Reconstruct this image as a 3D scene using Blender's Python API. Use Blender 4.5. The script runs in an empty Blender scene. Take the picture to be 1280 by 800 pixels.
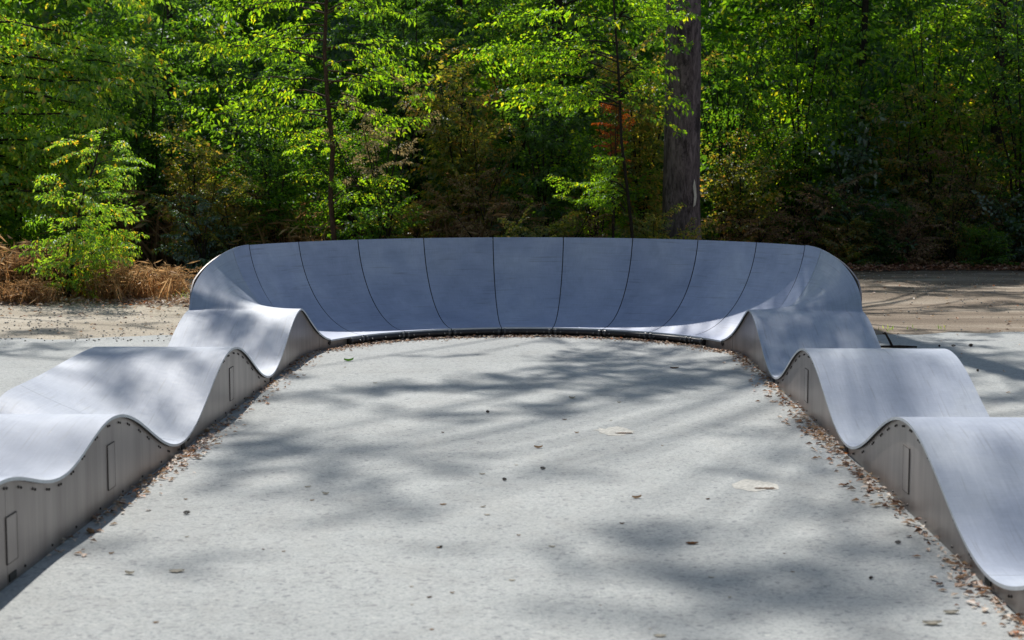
import bpy, math, random
import numpy as np
from mathutils import Vector, Matrix

S = bpy.context.scene
COL = S.collection
rnd = random.Random(7)
R_ = np.random.RandomState(11)

# ------------------------------------------------------------------ basics
def tag(o, label=None, cat=None, group=None, kind=None):
    if label: o['label'] = label
    if cat: o['category'] = cat
    if group: o['group'] = group
    if kind: o['kind'] = kind
    return o

def empty(name, loc=(0, 0, 0)):
    o = bpy.data.objects.new(name, None)
    o.empty_display_size = .2
    o.location = loc
    COL.objects.link(o)
    return o

def link_mesh(name, me, mats, parent=None, loc=None):
    o = bpy.data.objects.new(name, me)
    for m in (mats if isinstance(mats, (list, tuple)) else [mats]):
        if m.name not in [x.name for x in me.materials if x]:
            me.materials.append(m)
    COL.objects.link(o)
    if parent is not None:
        o.parent = parent
    if loc is not None:
        o.location = loc
    return o

class MB:
    """collects polygons into one mesh"""
    def __init__(self):
        self.v = []; self.f = []; self.m = []; self.s = []
    def add(self, vs, fs, mi=0, smooth=False):
        b = len(self.v)
        self.v += [tuple(p) for p in vs]
        for f in fs:
            self.f.append([b + i for i in f]); self.m.append(mi); self.s.append(smooth)
    def box(self, c, d, mi=0, rz=0.0, rx=0.0):
        M = Matrix.Translation(c) @ Matrix.Rotation(rz, 4, 'Z') @ Matrix.Rotation(rx, 4, 'X')
        x, y, z = d[0] / 2, d[1] / 2, d[2] / 2
        vs = [M @ Vector(p) for p in ((-x,-y,-z),(x,-y,-z),(x,y,-z),(-x,y,-z),(-x,-y,z),(x,-y,z),(x,y,z),(-x,y,z))]
        self.add(vs, [(0,3,2,1),(4,5,6,7),(0,1,5,4),(1,2,6,5),(2,3,7,6),(3,0,4,7)], mi)
    def tube(self, pts, rad, seg=8, mi=0, cap=True, wob=0.0, rg=None):
        pts = [Vector(p) for p in pts]
        if not hasattr(rad, '__len__'): rad = [rad] * len(pts)
        vs = []; up = Vector((0, 0, 1))
        for i, p in enumerate(pts):
            t = (pts[min(i + 1, len(pts) - 1)] - pts[max(i - 1, 0)]).normalized()
            u = t.cross(Vector((0, 1, 0)) if abs(t.z) > .8 else up).normalized(); w = t.cross(u)
            for k in range(seg):
                a = 2 * math.pi * k / seg
                r = rad[i] * (1 + (wob * math.sin(3 * a + i * .7) + wob * .6 * math.sin(5 * a - i * .4)))
                vs.append(p + (u * math.cos(a) + w * math.sin(a)) * r)
        fs = []
        for i in range(len(pts) - 1):
            for k in range(seg):
                a = i * seg + k; b = i * seg + (k + 1) % seg
                fs.append((a, b, b + seg, a + seg))
        self.add(vs, fs, mi, True)
        if cap:
            n = len(pts)
            self.add([vs[k] for k in range(seg)], [tuple(range(seg - 1, -1, -1))], mi)
            self.add([vs[(n - 1) * seg + k] for k in range(seg)], [tuple(range(seg))], mi)
    def build(self, name, mats, parent=None, loc=None):
        me = bpy.data.meshes.new(name)
        me.from_pydata(self.v, [], self.f)
        me.polygons.foreach_set('material_index', self.m)
        me.polygons.foreach_set('use_smooth', self.s)
        me.update()
        return link_mesh(name, me, mats, parent, loc)

def tri_mesh(name, verts, tris, mat, parent=None, smooth=False):
    me = bpy.data.meshes.new(name)
    verts = np.ascontiguousarray(verts, dtype=np.float32); tris = np.ascontiguousarray(tris, dtype=np.int32)
    me.vertices.add(len(verts)); me.vertices.foreach_set('co', verts.ravel())
    me.loops.add(tris.size); me.loops.foreach_set('vertex_index', tris.ravel())
    me.polygons.add(len(tris))
    me.polygons.foreach_set('loop_start', np.arange(0, tris.size, 3, dtype=np.int32))
    me.update(calc_edges=True)
    return link_mesh(name, me, mat, parent)

# ------------------------------------------------------------------ camera facts
F = 2000.0; CAMH = 1.8; VPX = 684.0; HZ = 209.0
PIT, YAW = .095, .022
def ray(px, py):
    u = (px - 640) / F; v = -(py - 400) / F
    y = math.cos(PIT) + v * math.sin(PIT); z = -math.sin(PIT) + v * math.cos(PIT); x = u
    c, s = math.cos(YAW), math.sin(YAW)
    return Vector((x * c - y * s, x * s + y * c, z))
def gp(px, py, z=0.0):
    d = ray(px, py); t = (z - CAMH) / d.z
    return Vector((d.x * t, d.y * t, z))
def dp(px, py, Y):
    d = ray(px, py); t = Y / d.y
    return Vector((d.x * t, Y, CAMH + d.z * t))

SUN = Vector((-.18, 1.02, 1.0)).normalized()

# ------------------------------------------------------------------ materials
def newmat(name):
    m = bpy.data.materials.new(name); m.use_nodes = True
    nt = m.node_tree; nt.nodes.clear()
    return m, nt
def N(nt, t, **kw):
    n = nt.nodes.new(t)
    for k, v in kw.items():
        if k.startswith('i_'):
            key = k[2:].replace('_', ' ')
            n.inputs[key].default_value = v
        else: setattr(n, k, v)
    return n
def L(nt, a, b): nt.links.new(a, b)
def ramp(nt, fac, stops, interp='LINEAR'):
    r = N(nt, 'ShaderNodeValToRGB'); r.color_ramp.interpolation = interp
    el = r.color_ramp.elements
    el[0].position, el[0].color = stops[0][0], (*stops[0][1], 1)
    el[1].position, el[1].color = stops[-1][0], (*stops[-1][1], 1)
    for p, c in stops[1:-1]:
        e = el.new(p); e.color = (*c, 1)
    L(nt, fac, r.inputs[0]); return r.outputs[0]
def noise(nt, vec, scale, detail=4, rough=.55, dist=0.0):
    n = N(nt, 'ShaderNodeTexNoise'); n.inputs['Scale'].default_value = scale
    n.inputs['Detail'].default_value = detail; n.inputs['Roughness'].default_value = rough
    n.inputs['Distortion'].default_value = dist
    if vec is not None: L(nt, vec, n.inputs['Vector'])
    return n.outputs['Fac']
def mapping(nt, vec, scale=(1, 1, 1), rot=(0, 0, 0)):
    m = N(nt, 'ShaderNodeMapping'); m.inputs['Scale'].default_value = scale; m.inputs['Rotation'].default_value = rot
    L(nt, vec, m.inputs['Vector']); return m.outputs[0]
def mixc(nt, fac, a, b, mode='MIX'):
    m = N(nt, 'ShaderNodeMix', data_type='RGBA', blend_type=mode)
    for i, v in ((0, fac), (6, a), (7, b)):
        if isinstance(v, (int, float)): m.inputs[i].default_value = v
        elif isinstance(v, tuple): m.inputs[i].default_value = (*v, 1)
        else: L(nt, v, m.inputs[i])
    return m.outputs[2]
def bump(nt, h, strength, dist=.01):
    b = N(nt, 'ShaderNodeBump'); b.inputs['Strength'].default_value = strength; b.inputs['Distance'].default_value = dist
    L(nt, h, b.inputs['Height']); return b.outputs[0]
def finish(nt, col, rough=.8, nrm=None, spec=.5, metal=0.0):
    p = N(nt, 'ShaderNodeBsdfPrincipled'); o = N(nt, 'ShaderNodeOutputMaterial')
    if isinstance(col, tuple): p.inputs['Base Color'].default_value = (*col, 1)
    else: L(nt, col, p.inputs['Base Color'])
    if isinstance(rough, (int, float)): p.inputs['Roughness'].default_value = rough
    else: L(nt, rough, p.inputs['Roughness'])
    p.inputs['Specular IOR Level'].default_value = spec; p.inputs['Metallic'].default_value = metal
    if nrm is not None: L(nt, nrm, p.inputs['Normal'])
    L(nt, p.outputs[0], o.inputs[0]); return p
def objco(nt):
    return N(nt, 'ShaderNodeTexCoord').outputs['Object']

def m_asphalt():
    m, nt = newmat('weathered_asphalt'); co = objco(nt)
    big = noise(nt, co, .55, 5, .6)
    base = ramp(nt, big, [(.3, (.37, .382, .378)), (.55, (.425, .437, .43)), (.75, (.475, .485, .475))])
    g = noise(nt, co, 70, 4, .8)
    base = mixc(nt, 1.0, base, ramp(nt, g, [(.30, (.36, .45, .47)), (.46, (.95, .95, .95)), (.72, (1.2, 1.19, 1.17))]), 'MULTIPLY')
    vor = N(nt, 'ShaderNodeTexVoronoi'); vor.inputs['Scale'].default_value = 42; L(nt, co, vor.inputs['Vector'])
    base = mixc(nt, 1.0, base, ramp(nt, vor.outputs['Color'], [(0, (.60, .60, .63)), (.28, (.95, .95, .96)), (.85, (1.0, 1.0, 1.0)), (1, (1.22, 1.2, 1.17))]), 'MULTIPLY')
    big2 = noise(nt, co, 3.4, 7, .72)
    base = mixc(nt, 1.0, base, ramp(nt, big2, [(.32, (.88, .87, .87)), (.5, (1, 1, 1)), (.68, (1.05, 1.05, 1.05))]), 'MULTIPLY')
    st = noise(nt, mapping(nt, co, (1.2, .5, 1)), 1.6, 6, .7)
    base = mixc(nt, ramp(nt, st, [(.50, (0, 0, 0)), (.78, (.34, .34, .34))]), base, (.36, .345, .32))
    nrm = bump(nt, g, .35, .003)
    nrm2 = N(nt, 'ShaderNodeBump'); nrm2.inputs['Strength'].default_value = .5; nrm2.inputs['Distance'].default_value = .004
    L(nt, vor.outputs['Distance'], nrm2.inputs['Height']); L(nt, nrm, nrm2.inputs['Normal'])
    finish(nt, base, .85, nrm2.outputs[0], .3); return m

def m_ground():
    m, nt = newmat('dirt_and_gravel'); co = objco(nt)
    a = noise(nt, mapping(nt, co, (.35, 1.3, 1)), 1.0, 6, .65)
    base = ramp(nt, a, [(.3, (.15, .115, .085)), (.5, (.26, .205, .155)), (.7, (.44, .375, .30))])
    # paler gravel on the left of the rollers
    sx = N(nt, 'ShaderNodeSeparateXYZ'); L(nt, co, sx.inputs[0])
    lf = N(nt, 'ShaderNodeMapRange'); L(nt, sx.outputs[0], lf.inputs[0])
    for i, v in ((1, 0.5), (2, -3.5), (3, 0.0), (4, 1.0)): lf.inputs[i].default_value = v
    pale = ramp(nt, a, [(.3, (.36, .305, .235)), (.7, (.58, .52, .43))])
    base = mixc(nt, lf.outputs[0], base, pale)
    g = noise(nt, co, 34, 4, .7)
    base = mixc(nt, 1.0, base, ramp(nt, g, [(.3, (.5, .48, .46)), (.5, (1, 1, 1)), (.72, (1.3, 1.28, 1.25))]), 'MULTIPLY')
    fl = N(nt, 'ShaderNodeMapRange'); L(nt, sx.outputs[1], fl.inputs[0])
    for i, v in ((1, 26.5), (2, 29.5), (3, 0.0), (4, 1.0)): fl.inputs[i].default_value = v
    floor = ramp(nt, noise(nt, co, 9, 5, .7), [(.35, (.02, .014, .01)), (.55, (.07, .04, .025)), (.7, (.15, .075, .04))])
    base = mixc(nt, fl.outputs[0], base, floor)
    finish(nt, base, .95, bump(nt, g, .6, .02), .2); return m

def m_deck(name='grey_composite_deck', tint=(1, 1, 1)):
    m, nt = newmat(name)
    uv = N(nt, 'ShaderNodeUVMap').outputs[0]; co = objco(nt)
    cl = noise(nt, co, 1.7, 5, .6)
    base = ramp(nt, cl, [(.3, (.345, .39, .495)), (.5, (.415, .46, .56)), (.7, (.51, .55, .62))])
    # the fine lay of the sheet and tyre polish run across and along the track
    s1 = noise(nt, mapping(nt, uv, (3, 60, 1)), 3.0, 4, .65)
    base = mixc(nt, 1.0, base, ramp(nt, s1, [(.3, (.90, .90, .91)), (.5, (1, 1, 1)), (.7, (1.08, 1.08, 1.07))]), 'MULTIPLY')
    s2 = noise(nt, mapping(nt, uv, (14, .8, 1)), 4.0, 5, .7)
    base = mixc(nt, 1.0, base, ramp(nt, s2, [(.3, (.92, .92, .93)), (.5, (1, 1, 1)), (.7, (1.08, 1.07, 1.06))]), 'MULTIPLY')
    oi = N(nt, 'ShaderNodeObjectInfo')
    base = mixc(nt, 1.0, base, ramp(nt, oi.outputs['Random'], [(0, (.93, .93, .94)), (1, (1.06, 1.06, 1.05))]), 'MULTIPLY')
    # rubbed wheel lane and water stains
    dn = noise(nt, mapping(nt, uv, (2.2, 1.6, 1)), 1.6, 7, .75, .6)
    base = mixc(nt, 1.0, base, ramp(nt, dn, [(.34, (.90, .90, .91)), (.5, (1, 1, 1)), (.64, (1.07, 1.06, 1.05))]), 'MULTIPLY')
    tm = noise(nt, mapping(nt, uv, (22, 1.1, 1), (0, 0, .12)), 2.0, 2, .5, .4)
    base = mixc(nt, ramp(nt, tm, [(.60, (0, 0, 0)), (.72, (.30, .30, .30))]), base, (.17, .17, .19))
    # pale scuffs
    sc = noise(nt, mapping(nt, uv, (26, 2.2, 1), (0, 0, .5)), 3.0, 3, .8, 1.5)
    base = mixc(nt, ramp(nt, sc, [(.70, (0, 0, 0)), (.78, (.35, .35, .35))]), base, (.68, .68, .68))
    sp = N(nt, 'ShaderNodeTexVoronoi'); sp.inputs['Scale'].default_value = 7; L(nt, co, sp.inputs['Vector'])
    base = mixc(nt, ramp(nt, sp.outputs['Distance'], [(.02, (.7, .7, .7)), (.045, (0, 0, 0))]), base, (.62, .62, .6))
    if tint != (1, 1, 1): base = mixc(nt, 1.0, base, tint, 'MULTIPLY')
    rr = ramp(nt, s1, [(.3, (.52, .52, .52)), (.7, (.66, .66, .66))])
    finish(nt, base, rr, bump(nt, s1, .05, .002), .3); return m

def m_panel():
    m, nt = newmat('grey_brown_side_panel'); co = objco(nt)
    a = noise(nt, mapping(nt, co, (1, 5, .6)), 1.4, 4, .6)
    base = ramp(nt, a, [(.3, (.235, .195, .182)), (.7, (.40, .345, .325))])
    s = noise(nt, mapping(nt, co, (1, 26, 1.2)), 1.5, 4, .7)
    base = mixc(nt, 1.0, base, ramp(nt, s, [(.3, (.91, .90, .90)), (.55, (1, 1, 1)), (.75, (1.09, 1.08, 1.07))]), 'MULTIPLY')
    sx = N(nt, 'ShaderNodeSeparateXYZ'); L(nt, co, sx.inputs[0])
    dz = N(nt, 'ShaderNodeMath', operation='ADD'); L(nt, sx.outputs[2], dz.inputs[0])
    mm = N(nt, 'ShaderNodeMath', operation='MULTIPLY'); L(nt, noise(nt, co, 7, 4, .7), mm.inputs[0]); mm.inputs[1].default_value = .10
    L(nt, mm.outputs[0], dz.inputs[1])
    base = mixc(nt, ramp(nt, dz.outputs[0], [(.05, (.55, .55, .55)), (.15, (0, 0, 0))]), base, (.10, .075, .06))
    finish(nt, base, .36, bump(nt, s, .06, .002), .6, .25); return m

def m_simple(name, c, rough=.5, metal=0.0, var=.25, scale=8, spec=.5):
    m, nt = newmat(name); co = objco(nt)
    n = noise(nt, co, scale, 4, .65)
    lo = tuple(x * (1 - var) for x in c); hi = tuple(min(1, x * (1 + var)) for x in c)
    finish(nt, ramp(nt, n, [(.3, lo), (.7, hi)]), rough, bump(nt, n, .15, .004), spec, metal); return m

def m_leaf(name, stops, trans=.45, tb=(1.5, 1.7, .5), gloss=.07, tmul=1.0, clumpy=.35):
    m, nt = newmat(name)
    geo = N(nt, 'ShaderNodeNewGeometry'); co = objco(nt)
    # colour: per leaf, modulated by clump
    cn = noise(nt, co, .9, 3, .5)
    ad = N(nt, 'ShaderNodeMath', operation='MULTIPLY_ADD'); L(nt, cn, ad.inputs[0]); ad.inputs[1].default_value = clumpy * 2
    sub = N(nt, 'ShaderNodeMath', operation='SUBTRACT'); L(nt, geo.outputs['Random Per Island'], sub.inputs[0]); sub.inputs[1].default_value = clumpy
    L(nt, sub.outputs[0], ad.inputs[2])
    col = ramp(nt, ad.outputs[0], stops)
    d = N(nt, 'ShaderNodeBsdfDiffuse'); L(nt, col, d.inputs[0])
    t = N(nt, 'ShaderNodeBsdfTranslucent'); L(nt, mixc(nt, 1.0, col, tuple(x * tmul for x in tb), 'MULTIPLY'), t.inputs[0])
    mx = N(nt, 'ShaderNodeMixShader'); mx.inputs[0].default_value = trans
    L(nt, d.outputs[0], mx.inputs[1]); L(nt, t.outputs[0], mx.inputs[2])
    g = N(nt, 'ShaderNodeBsdfGlossy'); g.inputs['Roughness'].default_value = .5; g.inputs[0].default_value = (.9, .95, 1, 1)
    m2 = N(nt, 'ShaderNodeMixShader'); m2.inputs[0].default_value = gloss
    L(nt, mx.outputs[0], m2.inputs[1]); L(nt, g.outputs[0], m2.inputs[2])
    o = N(nt, 'ShaderNodeOutputMaterial'); L(nt, m2.outputs[0], o.inputs[0]); return m

def m_bark(name, lo, hi, lichen=None):
    m, nt = newmat(name); co = objco(nt)
    n = noise(nt, mapping(nt, co, (7, 7, 1.6)), 2.2, 6, .7, .6)
    f = noise(nt, mapping(nt, co, (1, 1, .25)), 46, 3, .7)
    base = ramp(nt, n, [(.32, lo), (.68, hi)])
    base = mixc(nt, 1.0, base, ramp(nt, f, [(.3, (.62, .62, .62)), (.6, (1.1, 1.1, 1.1))]), 'MULTIPLY')
    if lichen:
        k = noise(nt, mapping(nt, co, (1, 1, .5)), 3.1, 5, .75)
        base = mixc(nt, ramp(nt, k, [(.55, (0, 0, 0)), (.62, (.75, .75, .75))]), base, lichen)
    finish(nt, base, .9, bump(nt, n, .8, .03), .2); return m

M_ASPH = m_asphalt(); M_GRND = m_ground(); M_DECK = m_deck(); M_BERM = m_deck('composite_deck_shade_tint', (.985, 1.0, 1.10)); M_PANEL = m_panel()  # M_BERM: deck copy tinted bluer to paint in the wall's sky-blue shade
M_EDGE = m_simple('worn_highlit_edge', (.62, .64, .68), .45, 0, .12, 20)  # worn edge, made paler still to hold the bright rim highlight
M_LINE = m_simple('hatch_joint', (.085, .07, .065), .7)
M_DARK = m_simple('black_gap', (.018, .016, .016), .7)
M_STEEL = m_simple('dark_pipe_steel', (.045, .04, .042), .45, .3)
M_GALV = m_simple('clamp_steel', (.13, .13, .135), .45, .5)
M_BOLT = m_simple('dark_bolt', (.035, .028, .026), .5, .4)
M_FRAME = m_simple('galvanised_frame', (.30, .31, .32), .5, .6)
M_BARK = m_bark('grey_brown_bark', (.045, .033, .036), (.26, .20, .21), (.028, .022, .024))
M_BARKD = m_bark('dark_bark', (.018, .014, .012), (.06, .045, .038))
M_BARKR = m_bark('reddish_thin_bark', (.04, .022, .018), (.13, .08, .06))
M_SCAR = m_simple('bare_wood', (.62, .56, .50), .8)

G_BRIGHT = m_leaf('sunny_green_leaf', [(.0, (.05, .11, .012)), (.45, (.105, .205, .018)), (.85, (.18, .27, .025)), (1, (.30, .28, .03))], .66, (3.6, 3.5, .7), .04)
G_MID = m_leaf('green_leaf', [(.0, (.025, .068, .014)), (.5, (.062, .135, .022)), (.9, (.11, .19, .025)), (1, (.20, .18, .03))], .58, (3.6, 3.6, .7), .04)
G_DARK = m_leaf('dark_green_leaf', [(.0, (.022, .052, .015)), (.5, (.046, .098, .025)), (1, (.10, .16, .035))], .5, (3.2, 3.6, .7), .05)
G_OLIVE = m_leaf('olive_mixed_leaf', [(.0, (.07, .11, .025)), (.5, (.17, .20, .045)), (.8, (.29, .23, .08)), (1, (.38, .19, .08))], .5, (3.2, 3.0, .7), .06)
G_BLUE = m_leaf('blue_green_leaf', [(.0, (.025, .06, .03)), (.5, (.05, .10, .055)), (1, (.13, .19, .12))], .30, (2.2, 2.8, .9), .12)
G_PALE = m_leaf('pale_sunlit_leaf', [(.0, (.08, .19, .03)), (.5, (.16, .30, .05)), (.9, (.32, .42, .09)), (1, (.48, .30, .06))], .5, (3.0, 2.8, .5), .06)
G_BEIGE = m_leaf('withered_beige_leaf', [(.0, (.26, .20, .11)), (.5, (.42, .33, .19)), (1, (.58, .48, .32))], .4, (1.3, 1.2, .8), .05)
G_RUST = m_leaf('rust_orange_leaf', [(.0, (.16, .045, .012)), (.6, (.34, .09, .018)), (1, (.42, .17, .03))], .45, (1.9, 1.3, .5), .04)
G_BROWN = m_leaf('dead_brown_leaf', [(.0, (.17, .10, .055)), (.5, (.34, .21, .12)), (1, (.52, .38, .23))], .30, (1.5, 1.2, .8), .04)
G_STRAW = m_leaf('dry_straw_stalk', [(.0, (.25, .15, .07)), (.5, (.50, .33, .17)), (1, (.70, .55, .35))], .5, (1.4, 1.15, .9), .03)
G_LITTER = m_leaf('leaf_litter', [(.0, (.16, .08, .05)), (.25, (.38, .23, .15)), (.55, (.56, .41, .31)), (.93, (.74, .64, .54)), (1, (.70, .20, .03))], .15, (1.3, 1.1, .8), .04, 1, .1)
G_LITD = m_leaf('dark_leaf_litter', [(.0, (.10, .045, .03)), (.5, (.30, .13, .075)), (.9, (.50, .26, .16)), (1, (.6, .42, .3))], .15, (1.3, 1.1, .8), .03, 1, .15)
M_GRAVEL = m_simple('pale_stone', (.52, .49, .45), .9, 0, .4, 20)
M_CONE = m_simple('dark_cone_brown', (.045, .025, .018), .9)

# ------------------------------------------------------------------ setting: ground
def sheet(name, poly, mat, z, sub=1):
    me = bpy.data.meshes.new(name)
    me.from_pydata([(x, y, z) for x, y in poly], [], [tuple(range(len(poly)))])
    return tag(link_mesh(name, me, mat), kind='structure')

def ground_mesh():
    xs = np.concatenate([[-400, -120, -60], np.linspace(-30, 30, 61), [60, 120, 400]])
    ys = np.concatenate([[-60, -20], np.linspace(0, 60, 61), [120, 400]])
    X, Y = np.meshgrid(xs, ys)
    Z = np.where((Y > 19) & (np.abs(X) < 31) & (Y < 61), .018 * np.sin(X * 1.7) * np.cos(Y * 1.3) + .012 * np.sin(X * .6 + Y), 0) * np.clip((Y - 19) / 2, 0, 1)
    # the wood floor behind the path climbs a little
    Z = Z + np.clip((Y - 29) / 12, 0, 1) * .35
    v = np.stack([X, Y, Z], -1).reshape(-1, 3); n = len(xs); f = []
    for j in range(len(ys) - 1):
        for i in range(n - 1):
            a = j * n + i; f.append((a, a + 1, a + 1 + n, a + n))
    me = bpy.data.meshes.new('ground'); me.from_pydata(v.tolist(), [], f)
    for p in me.polygons: p.use_smooth = True
    return tag(link_mesh('ground', me, M_GRND), kind='structure')
ground_mesh()
edge = []
for i in range(401):
    x = 40 - i * .2
    y = 17.15 + .075 * x + .14 * math.sin(x * 1.3) + .10 * math.sin(x * 3.1 + 1) + .07 * math.sin(x * 9.0) + rnd.uniform(-.09, .09)
    edge.append((x, y))
sheet('asphalt_pavement', [(-40, -30), (40, -30)] + edge, M_ASPH, .005)

# ------------------------------------------------------------------ track geometry
XC, RR, YC, WS, WB = -.213, 2.099, 14.932, 1.02, .926
Y1, Y2, Y3 = 8.343, 11.608, 14.871
LAM = Y2 - Y1; ZC, ZD, LIP, RIM = .483, .075, .10, 1.015
S0, SJ = 14.80, YC + RR * math.radians(22.5)
AMAX = math.radians(80)
def z_roll(side, s):
    if side < 0 and s < Y1:
        if s > 6.59: return .412 + .071 * math.cos(2 * math.pi * (s - Y1) / 1.753)
        return .03 + .453 * (.5 + .5 * math.cos(math.pi * min(1, (6.59 - s) / 1.9)))
    return ZD + (ZC - ZD) * (.5 + .5 * math.cos(2 * math.pi * (s - Y1) / LAM))
def prof(side, s, v):
    """point on the riding surface: side -1/+1, s along the inner edge, v 0..1 across"""
    if s <= S0: t = 0
    else: t = min(1, (s - S0) / (SJ - S0))
    if s <= Y3: zi = z_roll(side, s)
    else: zi = LIP + (ZC - LIP) * (.5 + .5 * math.cos(math.pi * min(1, (s - Y3) / .98)))
    if s <= S0:
        zo = zi
        if side < 0 and Y1 < s < Y2:      # the outer edge stays high beside the second dip
            zh = ZC - .055 * math.sin(math.pi * (s - Y1) / (Y2 - Y1)) ** 2 - .34 * math.exp(-((s - 8.98) / .42) ** 2)
            zo = zi + (max(zi, zh) - zi) * min(1, (s - Y1) / .5)
    else: zo = ZC + (RIM - ZC) * math.sqrt(max(0, 1 - (1 - t ** 1.5) ** 2))
    tt = t * t * (3 - 2 * t)
    W = WS + (WB - WS) * tt
    r = RR + W * ((1 - tt) * v + tt * math.sin(AMAX * v) / math.sin(AMAX))
    if s <= S0: z = zi + (zo - zi) * max(0, v) ** 1.45
    else: z = zi + (zo - zi) * (1 - math.cos(AMAX * v)) / (1 - math.cos(AMAX))
    if s <= YC: return Vector((XC + side * r, s, z))
    ph = (s - YC) / RR
    return Vector((XC + side * r * math.cos(ph), YC + r * math.sin(ph), z))

def deck_mesh(side, s0, s1, ns, nv=16, th=.016, v0=-.008, v1=1.008):
    P = [[prof(side, s0 + (s1 - s0) * i / ns, v0 + (v1 - v0) * j / nv) for j in range(nv + 1)] for i in range(ns + 1)]
    vs, fs, mi, sm, uv = [], [], [], [], []
    def nrm(i, j):
        a = P[min(i + 1, ns)][j] - P[max(i - 1, 0)][j]; b = P[i][min(j + 1, nv)] - P[i][max(j - 1, 0)]
        n = a.cross(b).normalized()
        return n if side < 0 else -n
    top = [[None] * (nv + 1) for _ in range(ns + 1)]; bot = [[None] * (nv + 1) for _ in range(ns + 1)]
    uvd = {}
    for i in range(ns + 1):
        for j in range(nv + 1):
            n = nrm(i, j); p = P[i][j]
            top[i][j] = len(vs); vs.append(p); uvd[top[i][j]] = (j / nv * 1.2, s0 + (s1 - s0) * i / ns)
            bot[i][j] = len(vs); vs.append(p - n * th); uvd[bot[i][j]] = uvd[top[i][j]]
    fl = side < 0
    def q(a, b, c, d, m, s):
        fs.append((d, c, b, a) if fl else (a, b, c, d)); mi.append(m); sm.append(s)
    for i in range(ns):
        for j in range(nv):
            q(top[i][j], top[i][j + 1], top[i + 1][j + 1], top[i + 1][j], 0, True)
            q(bot[i][j], bot[i + 1][j], bot[i + 1][j + 1], bot[i][j + 1], 1, True)
    # rounded worn edge strips, brightened like a lit rim, with their own vertices
    def strip(A, B, rev):
        for i in range(len(A) - 1):
            b = len(vs)
            for k in (A[i], A[i + 1], B[i + 1], B[i]):
                vs.append(vs[k]); uvd[len(vs) - 1] = uvd[k]
            f = (b, b + 1, b + 2, b + 3); f = f[::-1] if rev else f
            fs.append(f if not fl else f[::-1]); mi.append(2); sm.append(False)
    strip([top[i][0] for i in range(ns + 1)], [bot[i][0] for i in range(ns + 1)], False)
    strip([top[i][nv] for i in range(ns + 1)], [bot[i][nv] for i in range(ns + 1)], True)
    strip(top[0], bot[0], True); strip(top[ns], bot[ns], False)
    me = bpy.data.meshes.new('riding_surface'); me.from_pydata([tuple(v) for v in vs], [], fs)
    me.polygons.foreach_set('material_index', mi); me.polygons.foreach_set('use_smooth', sm)
    ul = me.uv_layers.new(name='UVMap')
    for l in me.loops: ul.data[l.index].uv = uvd[l.vertex_index]
    me.update(); return me

def side_panel(side, s0, s1, v, th=.014, inset=.010, ns=60, low=.006):
    """upright sheet below the deck edge (v=0 inner, v=1 outer)"""
    mb = MB(); rows = []
    for i in range(ns + 1):
        s = s0 + (s1 - s0) * i / ns
        p = prof(side, s, v); q = prof(side, s, v + (.02 if v < .5 else -.02))
        d = Vector((q.x - p.x, q.y - p.y, 0)).normalized()
        ins = inset
        if v > .5: ins = inset - (.05 * min(1, max(0, (s - S0) / .25)))
        a = p + d * ins; b = p + d * (ins + (th if ins > 0 or v < .5 else -th))
        zt = p.z - .016
        rows.append([Vector((a.x, a.y, low)), Vector((a.x, a.y, max(zt, low + .005))), Vector((b.x, b.y, max(zt, low + .005))), Vector((b.x, b.y, low))])
    vs = [p for r in rows for p in r]; fs = []
    for i in range(ns):
        for k in range(4):
            a = i * 4 + k; b = i * 4 + (k + 1) % 4; fs.append((a, b, b + 4, a + 4))
    fs += [(0, 1, 2, 3), tuple(ns * 4 + k for k in (3, 2, 1, 0))]
    mb.add(vs, fs); return mb

def face_pt(side, s, z, off=.0):
    """point on the inner side panel's face, off = proud of it"""
    p = prof(side, s, 0); q = prof(side, s, .02)
    d = Vector((q.x - p.x, q.y - p.y, 0)).normalized()
    a = p + d * (.010 - off); return Vector((a.x, a.y, z)), -d

def bolt_mesh():
    mb = MB(); n = 8; r, h = .0072, .006
    vs = [(0, r * math.cos(2 * math.pi * k / n), r * math.sin(2 * math.pi * k / n)) for k in range(n)]
    vs += [(h, .7 * y, .7 * z) for _, y, z in vs]
    mb.add(vs, [(k, (k + 1) % n, n + (k + 1) % n, n + k) for k in range(n)] + [tuple(range(n, 2 * n))], 0)
    me = bpy.data.meshes.new('bolt'); me.from_pydata(mb.v, [], mb.f); me.materials.append(M_BOLT); return me
BOLT = bolt_mesh()

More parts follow.
